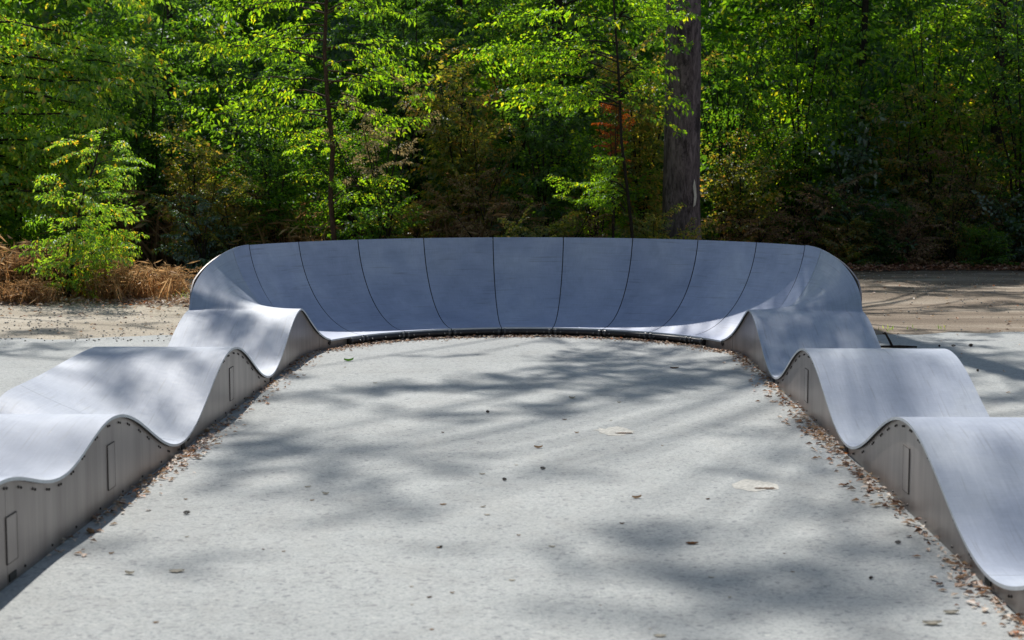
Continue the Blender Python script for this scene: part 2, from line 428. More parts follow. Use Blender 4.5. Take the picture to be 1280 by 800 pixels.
def roller_track(side, label, s_start, modules, hatches):
    root = empty('roller_track', (XC + side * (RR + WS / 2), 10, 0)); off = -Vector(root.location)
    tag(root, label, 'pump track', 'roller tracks of the pump track')
    def part(name, ob):
        ob.parent = root; ob.matrix_parent_inverse = Matrix.Translation(off); return ob
    for (a, b) in modules:
        me = deck_mesh(side, a + .002, b - .002, max(24, int((b - a) * 34)))
        part('d', link_mesh('riding_surface', me, [M_DECK, M_DARK, M_EDGE]))
    cuts = sorted(set([a for m in modules for a in m] + [h for h in (Y3,)]))
    for a, b in zip(cuts[:-1], cuts[1:]):
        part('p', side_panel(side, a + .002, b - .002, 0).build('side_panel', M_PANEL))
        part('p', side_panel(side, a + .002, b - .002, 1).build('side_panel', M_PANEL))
    # dark strip standing in for the shadow gap under the panels
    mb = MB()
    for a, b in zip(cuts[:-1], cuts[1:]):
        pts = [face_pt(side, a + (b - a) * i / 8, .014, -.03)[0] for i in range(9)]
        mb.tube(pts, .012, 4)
    part('k', mb.build('shade_gap_strip', M_DARK))
    # cross joists holding the sheet
    s = modules[0][0] + .3
    while s < SJ - .2:
        p = prof(side, s, .04); q = prof(side, s, .96); z = min(p.z, q.z) - .05
        if z > .05:
            mb = MB(); mb.tube([(p.x, p.y, z), (q.x, q.y, z)], .02, 4); part('j', mb.build('joist', M_FRAME))
        s += .42
    for (s, z0, z1, w) in hatches:
        mb = MB()
        c, n = face_pt(side, s, (z0 + z1) / 2, .003)
        mb.box(c, (.004, w, z1 - z0), 0)
        for dy in (-1, 1): mb.box(c + Vector((0, dy * (w / 2 + .002), 0)), (.005, .0035, z1 - z0 + .008), 1)
        for dz in (-1, 1): mb.box(c + Vector((0, 0, dz * (z1 - z0 + .004) / 2)), (.005, w, .0035), 1)
        h = part('h', mb.build('hatch', [M_PANEL, M_LINE]))
    # small drain slot near each dip
    for s in [m[0] for m in modules[1:]]:
        mb = MB(); c, n = face_pt(side, s + .06, .032, .002); mb.box(c, (.006, .09, .034)); part('s', mb.build('slot', M_DARK))
    pts = []
    a0 = modules[0][0]; s = a0 + .1; k = 0
    while s < Y3 + .55:
        z = prof(side, s, 0).z
        if z > .07:
            pts.append((s, z - .045)); pts.append((s + .035, prof(side, s + .035, 0).z - .047))
        if k % 2 and z > .16: pts.append((s + .06, .035))
        s += (.27 if z < .3 else .2) * rnd.uniform(.85, 1.2); k += 1
    for (hs, z0, z1, w) in hatches:
        pts += [(hs, z1 + .045), (hs, z1 + .085), (hs, z0 - .04), (hs + w * .35, (z0 + z1) / 2)]
    for s, z in pts[:98]:
        c, n = face_pt(side, s, z, .0)
        b = bpy.data.objects.new('bolt', BOLT); COL.objects.link(b); b.parent = root
        b.matrix_parent_inverse = Matrix.Translation(off)
        b.location = c; b.rotation_euler = (0, 0, math.atan2(n.y, n.x))
    return root

MOD_L = [(4.69, 6.71), (6.71, 9.975), (9.975, 13.24), (13.24, SJ - .21)]
MOD_R = [(4.0, 6.71), (6.71, 9.975), (9.975, 13.24), (13.24, SJ - .21)]
trk_l = roller_track(-1, 'grey wavy roller track on the left with a small double hump nearest the camera', 4.69, MOD_L,
             [(Y1 + .02, .10, .335, .13), (Y2 + .02, .10, .335, .13), (6.77, .10, .30, .13)])
trk_r = roller_track(1, 'grey wavy roller track on the right with brown leaves heaped along its foot', 4.0, MOD_R,
             [(Y1 + .02, .10, .335, .13), (Y2 + .02, .10, .335, .13)])

# ------------------------------------------------------------------ berm
berm = empty('banked_turn', (XC, YC + RR, 0)); tag(berm, 'tall curved grey banked wall joining the two roller tracks at the far end', 'banked wall')
boff = -Vector(berm.location)
def bpart(ob):
    ob.parent = berm; ob.matrix_parent_inverse = Matrix.Translation(boff); return ob
def berm_pt(deg, v):
    """deg 0..180 from the left junction over the far point to the right"""
    if deg <= 90: return prof(-1, YC + RR * math.radians(deg), v)
    return prof(1, YC + RR * math.radians(180 - deg), v)
gap = .20
segs = [(-1, SJ - .206, SJ - .002)]
for sd in (-1, 1):
    me = deck_mesh(sd, SJ - .206, SJ - .004, 8, 28); bpart(link_mesh('surface_panel', me, [M_BERM, M_DARK, M_EDGE]))
def berm_panel(d0, d1):
    # never straddles the mirror plane except the middle panel, which is built as a rotated side panel
    n = 10; me = deck_mesh(-1, SJ, SJ + 1, 2, 2); bpy.data.meshes.remove(me)
    P = lambda i, j: None
    vs, fs, mi, sm, uv = [], [], [], [], []
    nv = 30; rows_t, rows_b = [], []
    for i in range(n + 1):
        ph = math.radians(d0 + (d1 - d0) * i / n)
        rt, rb = [], []
        for j in range(nv + 1):
            v = -.008 + 1.012 * j / nv
            a = AMAX * v; r = RR + WB * math.sin(a) / math.sin(AMAX); z = LIP + (RIM - LIP) * (1 - math.cos(a)) / (1 - math.cos(AMAX))
            dr = WB * math.cos(a) / math.sin(AMAX); dz = (RIM - LIP) * math.sin(a) / (1 - math.cos(AMAX)); l = math.hypot(dr, dz)
            nr, nz = -dz / l, dr / l
            for (rows, k) in ((rt, 0), (rb, .016)):
                R1 = r - nr * k; Z1 = z - nz * k
                rows.append(len(vs)); vs.append((XC - R1 * math.cos(ph), YC + R1 * math.sin(ph), Z1)); uv.append((v * 1.4, RR * ph * 1.25))
        rows_t.append(rt); rows_b.append(rb)
    def q(a, b, c, d, m, s): fs.append((a, b, c, d)); mi.append(m); sm.append(s)
    for i in range(n):
        for j in range(nv):
            q(rows_t[i][j], rows_t[i + 1][j], rows_t[i + 1][j + 1], rows_t[i][j + 1], 0, True)
            q(rows_b[i][j], rows_b[i][j + 1], rows_b[i + 1][j + 1], rows_b[i + 1][j], 1, True)
    def dup(k): vs.append(vs[k]); uv.append(uv[k]); return len(vs) - 1
    def strip(A, B):
        for i in range(len(A) - 1): q(dup(A[i]), dup(A[i + 1]), dup(B[i + 1]), dup(B[i]), 2, False)
    strip([r[0] for r in rows_b], [r[0] for r in rows_t]); strip([r[nv] for r in rows_t], [r[nv] for r in rows_b])
    def strip1(A, B):
        for i in range(len(A) - 1): q(dup(A[i]), dup(A[i + 1]), dup(B[i + 1]), dup(B[i]), 1, False)
    strip1(rows_t[0], rows_b[0]); strip1(rows_b[n], rows_t[n])
    me = bpy.data.meshes.new('surface_panel'); me.from_pydata(vs, [], fs)
    me.polygons.foreach_set('material_index', mi); me.polygons.foreach_set('use_smooth', sm)
    ul = me.uv_layers.new(name='UVMap')
    for l in me.loops: ul.data[l.index].uv = uv[l.vertex_index]
    return bpart(link_mesh('surface_panel', me, [M_BERM, M_DARK, M_EDGE]))
for k in range(9):
    a = 22.5 + 15 * k; g = .10
    berm_panel(a + g, a + 15 - g)
def bxy(r, deg): return XC - r * math.cos(math.radians(deg)), YC + r * math.sin(math.radians(deg))
# dark backing strip behind every joint, then ribs and rails of the frame
for k in range(10):
    a = 22.5 + 15 * k
    mb = MB(); pts = []
    for j in range(15):
        aa = AMAX * j / 14; r = RR + WB * math.sin(aa) / math.sin(AMAX); z = LIP + (RIM - LIP) * (1 - math.cos(aa)) / (1 - math.cos(AMAX))
        x, y = bxy(r + .03 * math.sin(aa), a); pts.append((x, y, z - .032))
    for p, q in zip(pts[:-1], pts[1:]): mb.tube([p, q], .022, 4)
    bpart(mb.build('rib', M_DARK))
    mb = MB(); x, y = bxy(RR + WB + .06, a); x2, y2 = bxy(RR + WB + .16, a); x3, y3 = bxy(RR + .2, a)
    mb.tube([(x, y, RIM - .04), (x2, y2, .02)], .02, 6); mb.tube([(x2, y2, .03), (x3, y3, .03)], .02, 6)
    bpart(mb.build('support_post', M_FRAME))
mb = MB()
for rr, z in ((RR + WB + .05, RIM - .10), (RR + WB * .86, .42)):
    mb.tube([(*bxy(rr, 22.5 + 135 * i / 40), z) for i in range(41)], .018, 6)
bpart(mb.build('rear_rail', M_FRAME))
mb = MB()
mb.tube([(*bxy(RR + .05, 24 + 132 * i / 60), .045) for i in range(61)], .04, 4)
bpart(mb.build('shade_gap_strip', M_DARK))  # black strip standing in for the shade under the wall's lip
# steel tube along the foot of the wall, in clamped lengths
cuts = [31] + [37.5 + 15 * i for i in range(8)] + [149]
PR = RR - .012
for a, b in zip(cuts[:-1], cuts[1:]):
    mb = MB(); n = max(4, int((b - a)))
    mb.tube([(*bxy(PR, a + .15 + (b - a - .3) * i / n), .058) for i in range(n + 1)], .026, 12)
    bpart(mb.build('foot_pipe', M_STEEL))
for a in cuts:
    for da in (-.9, .9):
        if a in (31, 149) and (da < 0) == (a == 31): continue
        mb = MB(); n = 3
        mb.tube([(*bxy(PR, a + da - .28 + .28 * i), .058) for i in range(3)], .032, 12)
        bpart(mb.build('clamp', M_GALV))
for a in np.arange(35, 148, 5):
    if abs(((a - 37.5) % 15)) < 1.5: continue
    mb = MB(); x, y = bxy(PR - .028, a); x2, y2 = bxy(PR - .044, a)
    mb.tube([(x, y, .055), (x2, y2, .055)], .008, 8); bpart(mb.build('bolt', M_GALV))
for a, b in ((16.8, 31), (149, 163.2)):
    # short upright sheet between the last roller panel and the pipe
    mb = MB(); sd = -1 if a < 90 else 1
    s0, s1 = (YC + RR * math.radians(a), YC + RR * math.radians(b)) if sd < 0 else (YC + RR * math.radians(180 - b), YC + RR * math.radians(180 - a))
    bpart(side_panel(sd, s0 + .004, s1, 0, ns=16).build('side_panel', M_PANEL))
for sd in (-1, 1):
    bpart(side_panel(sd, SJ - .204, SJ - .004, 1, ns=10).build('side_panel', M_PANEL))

# ------------------------------------------------------------------ foliage engine
def rotz(a): c, s = math.cos(a), math.sin(a); return np.array([[c, -s, 0], [s, c, 0], [0, 0, 1.]])
def roty(a): c, s = math.cos(a), math.sin(a); return np.array([[c, 0, s], [0, 1, 0], [-s, 0, c]])
def rotx(a): c, s = math.cos(a), math.sin(a); return np.array([[1, 0, 0], [0, c, -s], [0, s, c]])

def leaves(P, D, Nn, Ls, wr=.5, fold=.18):
    """P base, D direction (unit), Nn rough normal, Ls length -> verts (n,5,3)"""
    D = D / np.linalg.norm(D, axis=1, keepdims=True)
    Sd = np.cross(D, Nn); Sd /= (np.linalg.norm(Sd, axis=1, keepdims=True) + 1e-9)
    Up = np.cross(Sd, D)
    Ls = Ls[:, None]
    a = P; b = P + D * Ls * .42 + Sd * Ls * wr * .5 + Up * Ls * fold * .5
    c = P + D * Ls - Up * Ls * .10; d = P + D * Ls * .42 - Sd * Ls * wr * .5 + Up * Ls * fold * .5
    return np.stack([a, b, c, d], 1)
def tris_for(n):
    b = np.arange(n)[:, None] * 4
    return np.concatenate([b + [[0, 1, 2]], b + [[0, 2, 3]]], 1).reshape(-1, 3)

def make_bough(rs, style):
    """a one metre spray along +X; returns leaf verts (n,4,3) and twig segments"""
    Ps, Ds, Ns, Ls = [], [], [], []; twigs = []
    if style == 'beech':   ntw, tl, ll, droop, hang = 14, .38, .125, .22, .95
    elif style == 'hang':  ntw, tl, ll, droop, hang = 13, .36, .150, .30, 1.7
    elif style == 'big':   ntw, tl, ll, droop, hang = 9, .32, .20, .20, .7
    elif style == 'small': ntw, tl, ll, droop, hang = 18, .32, .09, .12, .8
    else:                  ntw, tl, ll, droop, hang = 13, .32, .085, .35, 1.1   # 'dry'
    axis = lambda t: np.array([t, .06 * math.sin(t * 5), .10 * t - droop * t * t])
    twigs.append([axis(t) for t in (0, .33, .66, 1)])
    for k in range(ntw):
        t = .08 + .92 * (k + .5 * rs.rand()) / ntw; o = axis(t)
        sgn = 1 if k % 2 else -1
        ang = sgn * (math.radians(58) - .4 * t) + rs.uniform(-.2, .2)
        l = tl * (1.15 - .65 * t) * rs.uniform(.7, 1.2)
        d = np.array([math.cos(ang), math.sin(ang), rs.uniform(-.28, .18)])
        e = o + d * l; twigs.append([o, e])
        n = max(3, int(l / ll * 2.6))
        q = (np.arange(n) + .5) / n
        P = o + np.outer(q, d) * l + np.outer(q * q, [0, 0, -.06])
        s2 = np.where(np.arange(n) % 2 == 0, 1., -1.)
        a2 = ang + s2 * rs.uniform(.6, 1.1, n)
        D = np.stack([np.cos(a2), np.sin(a2), -hang * rs.uniform(.2, 1.2, n)], 1)
        Nn = np.stack([rs.normal(0, .55, n), rs.normal(0, .55, n), np.ones(n)], 1)
        if hang > 1: Nn += np.stack([np.cos(a2), np.sin(a2), np.zeros(n)], 1) * 1.2
        Ps.append(P); Ds.append(D); Ns.append(Nn); Ls.append(ll * rs.uniform(.6, 1.25, n))
    P, D, Nn, Ls = map(np.concatenate, (Ps, Ds, Ns, Ls))
    wr = {'beech': .56, 'hang': .46, 'big': .62, 'small': .6, 'dry': .3}[style]
    return leaves(P, D, Nn, Ls, wr, .3), twigs
BOUGHS = {s: [make_bough(np.random.RandomState(31 * i + len(s)), s) for i in range(7)] for s in ('beech', 'hang', 'big', 'small', 'dry')}

class Plant:
    def __init__(self, seed):
        self.rs = np.random.RandomState(seed); self.lv = []; self.wood = MB()
    def bough(self, o, az, el, sc, style, roll=None, keep=1.0):
        rs = self.rs; lv, tw = BOUGHS[style][rs.randint(7)]
        if keep < 1: lv = lv[rs.rand(len(lv)) < keep]
        Mx = rotz(az) @ roty(-el) @ rotx(rs.normal(0, .6) if roll is None else roll)
        self.lv.append((lv * sc) @ Mx.T + np.array(o))
        self.wood.tube([np.array(p) @ Mx.T * sc + np.array(o) for p in tw[0]], [.007 * sc, .005 * sc, .004 * sc, .002], 3, cap=False)
    def limb(self, pts, r0, r1, seg=6, wob=0.0):
        n = len(pts); self.wood.tube(pts, [r0 + (r1 - r0) * i / (n - 1) for i in range(n)], seg, cap=False, wob=wob)
    def curve(self, a, b, sag=0.0, n=6, jit=.05):
        a = np.array(a, float); b = np.array(b, float); l = np.linalg.norm(b - a)
        out = []
        for i in range(n + 1):
            t = i / n; p = a + (b - a) * t; p[2] += sag * 4 * t * (1 - t)
            if 0 < i < n: p += self.rs.normal(0, jit * l / n, 3)
            out.append(p)
        return out
    def branchlet(self, a, b, style, sc, r0=.02, step=.3, sag=.1, keep=1.0, spread=1.2):
        """limb a->b dressed with boughs"""
        pts = self.curve(a, b, sag, 6); self.limb(pts, r0, r0 * .35, 5)
        a = np.array(pts[0]); b = np.array(pts[-1]); l = np.linalg.norm(b - a)
        az = math.atan2(b[1] - a[1], b[0] - a[0]); n = max(1, int(l / step))
        for i in range(n + 1):
            t = .18 + .82 * i / max(1, n); q = t * 6; k = min(5, int(q)); f = q - k
            p = pts[k] * (1 - f) + pts[k + 1] * f
            side = (1 if i % 2 else -1) * self.rs.uniform(.25, spread) if i < n else 0
            self.bough(p, az + side, self.rs.uniform(-.25, .35), sc * self.rs.uniform(.75, 1.2), style, keep=keep)
    def build(self, root, leafmat, bark, crown='crown', woodn='trunk'):
        w = self.wood.build(woodn, bark, root); w.matrix_parent_inverse = Matrix.Translation(-Vector(root.location))
        V = np.concatenate(self.lv) if self.lv else None
        if V is not None:
            o = tri_mesh(crown, V.reshape(-1, 3), tris_for(len(V)), leafmat, root)
            o.matrix_parent_inverse = Matrix.Translation(-Vector(root.location))
        return 0 if V is None else len(V)
TOTAL = [0]

def bush(name, label, cat, base, height, width, nstem, nb, style, sc, leafmat, bark, seed, group=None, keep=1.0, zmin=.1, depth=None, lean=(0, 0), top_bias=1.0, blades=0):
    """many stemmed shrub: stems fan out, boughs all along"""
    root = empty(name, base); tag(root, label, cat, group)
    P = Plant(seed); rs = P.rs; B = np.array(base, float); depth = depth or width * .8
    for i in range(nstem):
        az = 2 * math.pi * (i + rs.rand() * .7) / nstem; h = height * rs.uniform(.7, 1.0)
        e = B + np.array([math.cos(az) * width * .5 * rs.uniform(.35, .95) + lean[0], math.sin(az) * depth * .5 * rs.uniform(.35, .95) + lean[1], h])
        m = B + (e - B) * .5 + np.array([0, 0, .12 * h]) * 0 - np.array([math.cos(az), math.sin(az), 0]) * width * .08
        pts = [B + rs.normal(0, .04, 3) * [1, 1, 0], B * .6 + m * .4, m, m * .5 + e * .5, e]
        P.limb(pts, .012 * height ** .5 + .006, .004, 5)
        for k in range(nb):
            t = (zmin + (1 - zmin) * ((k + rs.rand()) / nb)) ** (1 / top_bias)
            q = t * 4; j = min(3, int(q)); f = q - j; p = np.array(pts[j]) * (1 - f) + np.array(pts[j + 1]) * f
            a2 = rs.uniform(0, 2 * math.pi)
            P.bough(p, a2, rs.uniform(-.1, .5) + .25 * t, sc * rs.uniform(.7, 1.25) * (1.1 - .35 * t), style, keep=keep)
    if blades:
        q = B + np.stack([rs.normal(0, width * .28, blades), rs.normal(0, depth * .28, blades), np.zeros(blades)], 1)
        D = np.stack([rs.normal(0, .45, blades), rs.normal(0, .4, blades), np.ones(blades)], 1)
        Nn = np.stack([rs.normal(0, 1, blades), rs.normal(0, 1, blades), np.zeros(blades)], 1)
        hh = height * rs.uniform(.4, 1.15, blades)
        v1 = leaves(q, D, Nn, hh, .022, .05); tip = v1[:, 2]
        D2 = D + np.stack([rs.normal(0, .8, blades), rs.normal(0, .5, blades), -rs.uniform(.6, 1.6, blades)], 1)
        P.lv.append(v1); P.lv.append(leaves(tip, D2, Nn, hh * .35, .10, .1)); P.lv.append(leaves(v1[:, 1] * .5 + tip * .5, D2 * [-1, 1, 1], Nn, hh * .25, .12, .1))
    TOTAL[0] += P.build(root, leafmat, bark, 'foliage', 'stems'); return root

def tree(name, label, cat, base, trunk_pts, radii, limbs, leafmat, bark, seed, group=None, seg=12, wob=.03, extra=None):
    """trunk polyline plus dressed limbs: (a, b, style, scale, step, keep)"""
    root = empty(name, base); tag(root, label, cat, group)
    P = Plant(seed)
    P.wood.tube(trunk_pts, radii, seg, cap=True, wob=wob)
    for (a, b, style, sc, step, keep, r0) in limbs:
        P.branchlet(a, b, style, sc, r0, step, .1, keep)
    TOTAL[0] += P.build(root, leafmat, bark)
    return root

def P2(px, Y, z=0.0):
    d = ray(px, 300); return (d.x / d.y * Y, Y, z)
def X_(px, Y): d = ray(px, 300); return d.x / d.y * Y
def Z_(py, Y): return CAMH + (HZ - py) / F * Y

# ---- patches of shade: boughs of tall trees standing where the sun passes over them
PATCH = [(800,455,110,14,1),(905,470,120,22,1),(760,485,100,14,1),(640,480,60,9,1),(560,488,90,6,.9),(965,455,60,10,.8),(700,510,90,8,.7),(480,497,60,5,.9),(530,525,80,5,.7),
 (330,552,70,7,1.2),(300,566,70,6,1.1),(395,567,60,6,1.2),(430,580,80,5,1.3),(500,572,55,3,1.3),(400,590,70,4,.9),(300,596,60,6,.8),(400,620,60,7,.5),(500,655,50,13,.9),(470,635,60,7,.5),
 (690,690,80,7,.8),(850,690,80,14,.9),(900,718,100,18,1.2),(1000,758,130,22,1.5),(820,778,60,10,.6),(1040,650,70,13,.7),(1100,690,60,14,.8),(1010,602,50,6,.7),(980,545,80,8,.6),(1060,722,100,18,.8),(930,585,70,6,.4),(1130,640,40,14,.7),(1180,740,50,16,.8),
 (1150,428,60,8,1),(1230,452,60,10,1),(1270,500,40,10,.9),(1200,480,50,8,.8),(1245,415,40,4,.8),
 (1180,338,130,5,1.5),(1100,348,80,6,1.5),(1230,352,60,5,1.4),(1150,364,90,5,1.1),(1240,370,40,4,1.1),(1250,384,60,4,.8),(1120,390,50,3,.6),(1240,350,80,6,1.2),
 (60,417,80,4,.9),(20,437,40,6,1),(150,408,40,2,.5),(215,334,40,5,.9),
 (150,455,38,14,1.3,.36),(110,487,70,9,1.1,.25),(160,515,60,7,.7,.15),(235,470,20,22,.6,.25),(295,402,24,8,1.2,.4),(245,425,22,8,1,.25),(335,440,22,7,1.1,.2),(60,560,50,12,.3,.4),
 (1100,480,50,12,.5,.25),(1060,408,30,9,.9,.35),(1180,590,60,16,.45,.3),(1240,650,50,14,.4,.2),(1090,452,40,5,.5,.4),(1000,430,26,6,.5,.2),
 (300,625,30,4,.6),(170,702,60,5,.6),(640,600,60,6,.25),(590,445,60,4,.4),(700,432,60,3,.5)]
def clumps():
    rs = np.random.RandomState(5); out = []
    for T_ in PATCH:
        cx, cy, rx, ry, dens = T_[:5]; hz = T_[5] if len(T_) > 5 else 0
        P = gp(cx, cy, hz); P = P - SUN * (hz / SUN.z); wx = rx / F * P.y; wy = abs(gp(cx, cy - ry).y - gp(cx, cy + ry).y) / 2
        yt = 25.5 + rs.uniform(-1, 1.5) if P.y < 18.5 else P.y + 7.5 + rs.uniform(-.5, 1)
        zc = (yt - P.y) * SUN.z / SUN.y
        sc = min(1.25, max(.5, wy * 1.1)); n = max(2, int(math.pi * wx * wy * 5.6 / sc ** 2 * dens)); pts = []
        for k in range(n):
            a, r = rs.uniform(0, 6.283), math.sqrt(rs.rand()) * .85
            z = zc + rs.normal(0, .3); p = Vector((P.x + wx * r * math.cos(a), P.y + wy * r * math.sin(a), 0)) + SUN * (z / SUN.z)
            pts.append(np.array(p))
        out.append((np.mean(pts, 0), pts, sc))
    return out
CL = clumps()
# the trees that carry them
TALL = [  # name, label, x, y, r0, r1, top, bark
 ('big', 'big_tree', 'thick grey-brown tree behind the banked wall with a pale bare scar near its foot', X_(852, 26), 26.0, .305, .16, 19, M_BARK),
 ('left', 'tall_tree', 'tall tree at the far left edge with bright sunlit layers of leaves overhanging the gravel', -10.6, 27.0, .19, .08, 17, M_BARKD),
 ('right', 'tall_tree', 'tall dark tree just beyond the right edge with boughs over the path', 10.9, 25.5, .26, .12, 18, M_BARKD),
 ('mid', 'tall_tree', 'dark slim trunk high in the foliage near the top middle of the wood', X_(697, 31), 31.0, .13, .06, 17, M_BARKD),
]
def build_tall():
    own = {t[0]: [] for t in TALL}
    for c, pts, sc in CL:
        k = min(TALL, key=lambda t: (t[3] - c[0]) ** 2 + .3 * (t[4] - c[1]) ** 2)[0]; own[k].append((c, pts, sc))
    for (key, name, label, x, y, r0, r1, top, bark) in TALL:
        root = empty(name, (x, y, 0)); tag(root, label, 'tree')
        P = Plant(hash_(key)); rs = P.rs; n = 22; tp, rd = [], []
        for i in range(n + 1):
            t = i / n; z = top * t * t * .4 + top * t * .6
            tp.append((x + .10 * math.sin(z * .5) * (z / 9) - .012 * z, y + .05 * math.sin(z * .7), z - .05 if i == 0 else z))
            rd.append((r1 + (r0 - r1) * (1 - z / top) ** .8) * (1 + .36 * math.exp(-z / .45)))
        P.wood.tube(tp, rd, 28 if key == 'big' else 10, cap=True, wob=.02)
        for c, pts, sc in own[key]:
            z0 = max(5.2, min(top - 1, c[2] - 1.2 - .15 * abs(c[0] - x))); a = (x, y, z0)
            cv = P.curve(a, c, .25, 6, .03); P.limb(cv, .045 if key == 'big' else .035, .012, 5)
            for p in pts:
                P.limb(P.curve(c, p, .05, 2, .02), .010, .004, 3)
                P.bough(p - np.array([0, 0, .05]), rs.uniform(0, 6.283), rs.uniform(-.2, .2), sc * rs.uniform(.85, 1.2), 'beech')
        if key == 'left':
            for i in range(27):      # the overhanging bright layers in the frame
                Yb = rs.uniform(26.0, 27.0); py = rs.uniform(-12, 285)
                reach = (175 if py < 110 else 120 if py < 200 else 95) * rs.uniform(.65, 1.0)
                e = np.array([X_(reach, Yb), Yb, Z_(py, Yb)])
                P.branchlet((x + .1, y, e[2] + rs.uniform(-.3, .5)), e, 'hang' if rs.rand() < .4 else 'beech', .8, .03, .24, .12, keep=.62, spread=1.0)
        if key == 'mid':
            for i in range(10):
                z = rs.uniform(4, 7.3); a = rs.uniform(0, 6.28); l = rs.uniform(1, 2.0)
                P.branchlet((x, y, z), (x + l * math.cos(a), y + l * math.sin(a), z + .5), 'beech', 1.1, .03, .3)
        if key == 'big':             # leafy shoots in front of the trunk near the top of the frame
            for i in range(2):
                Yb = y - rs.uniform(.5, 1.6); e = np.array([X_(rs.uniform(775, 842), Yb), Yb, Z_(rs.uniform(20, 110), Yb)])
                P.branchlet((x, y - .1, e[2] + .4), e, 'beech', .6, .014, .3, keep=.6)
            TOTAL[0] += P.build(root, G_MID, bark)
            # the bare scar
            mb = MB(); vs = []
            for (u, z) in ((.0, 1.17), (.05, 1.20), (.08, 1.32), (.07, 1.48), (.03, 1.62), (.0, 1.50), (.02, 1.34)):
                a = math.radians(-56) + u / .31; rr = .305 * (1 + .36 * math.exp(-z / .45)) * .955 + .012
                vs.append((x + rr * math.cos(a) - .012 * z, y + rr * math.sin(a), z))
            mb.add(vs, [tuple(range(len(vs)))]); s = mb.build('bark_scar', M_SCAR, root); s.matrix_parent_inverse = Matrix.Translation(-Vector(root.location))
        else:
            TOTAL[0] += P.build(root, G_PALE if key == 'left' else G_MID, bark)
def hash_(s): return sum(ord(c) * (i + 3) for i, c in enumerate(s)) % 9973
build_tall()

# ---- thin trunks standing back in the wood
for i, (px, Y, r, label) in enumerate([
    (1075, 34, .10, 'slim dark trunk in the upper right foliage, the middle one of the three right-hand trunks'),
    (1243, 33, .14, 'darkest thick trunk at the top right corner of the wood'),
    (1009, 35, .075, 'thin dark trunk at the top right, the one nearest the big tree'),
    (216, 33, .085, 'thin dark trunk deep in the shade above the left foliage'),
    (575, 34, .09, 'thin dark trunk hidden in the shaded middle foliage')]):
    x = X_(px, Y); top = 10 + i * .7; rs = np.random.RandomState(40 + i); lb = []
    for k in range(12):
        z = rs.uniform(3.5, top - 1); a = rs.uniform(0, 6.28); l = rs.uniform(.9, 1.9)
        lb.append(((x, Y, z), (x + l * math.cos(a), Y + l * math.sin(a), z + .5), 'beech', 1.15, .34, 1, .02))
    tree('slim_tree', label, 'tree', (x, Y, 0), [(x + .03 * math.sin(j * 1.3 + i), Y, top * j / 10) for j in range(11)], [r * (1 - .06 * j) for j in range(11)], lb, G_MID, M_BARKD, 60 + i, 'slim trunks back in the wood', 8)

# ---- thin reddish tree with hanging sunlit leaves
def thin_tree():
    Y = 25.2; x = X_(416, Y); rs = np.random.RandomState(3); lb = []
    pts = [(x, Y, -.05), (x + .03, Y, .6), (x - .03, Y, 1.3), (x + .015, Y, 2.1), (x - .06, Y, 2.9), (x - .10, Y, 3.6), (x - .06, Y, 4.4), (x - .16, Y, 5.6), (x - .1, Y, 7.0)]
    for i in range(34):
        z = rs.uniform(2.5, 5.6); sg = -1 if rs.rand() < .62 else 1
        l = rs.uniform(1.0, 2.05) if sg < 0 else rs.uniform(.5, 1.2)
        dy = rs.uniform(-.9, .6)
        lb.append(((x - .07, Y, z), (x + sg * l, Y + dy, z + rs.uniform(-.45, .25)), 'hang', .60, .24, .52, .014))
    for i in range(9):
        z = rs.uniform(1.0, 2.4); a = rs.uniform(0, 6.28); l = rs.uniform(.3, .8)
        lb.append(((x, Y, z), (x + l * math.cos(a), Y - .25 + .3 * math.sin(a), z + .15), 'small', .55, .3, .7, .009))
    tree('young_tree', 'slender young tree with a reddish trunk and hanging bright green leaves left of centre', 'tree', (x, Y, 0), pts, [.052, .045, .041, .038, .034, .031, .027, .022, .014], lb, G_BRIGHT, M_BARKR, 9, seg=8)
thin_tree()
# ---- bright tree left of the big trunk
def side_tree():
    Y = 24.6; x = X_(772, Y); rs = np.random.RandomState(8); lb = []
    pts = [(x + .3, Y, -.05), (x + .2, Y, 1.0), (x + .05, Y, 2.2), (x - .0, Y, 3.2), (x - .1, Y, 4.6), (x + .1, Y, 6.4)]
    for i in range(25):
        z = rs.uniform(2.7, 5.0); sg = -1 if rs.rand() < .55 else 1; l = rs.uniform(.6, 1.9) if sg < 0 else rs.uniform(.3, .5)
        lb.append(((x, Y, z), (x + sg * l, Y + rs.uniform(-.4, .3), z + rs.uniform(-.3, .3)), 'beech', .66, .23, .6, .013))
    for i in range(7):
        z = rs.uniform(1.0, 1.9); l = rs.uniform(.3, .8)
        lb.append(((x + .12, Y, z), (x + .1 - l * abs(math.cos(i * 2.1)), Y - .3, z + .1), 'small', .6, .25, .9, .010))
    tree('young_tree', 'slender young tree with spreading layered green leaves just left of the thick trunk', 'tree', (x, Y, 0), pts, [.028, .026, .023, .02, .016, .010], lb, G_BRIGHT, M_BARKD, 19, seg=7)
side_tree()
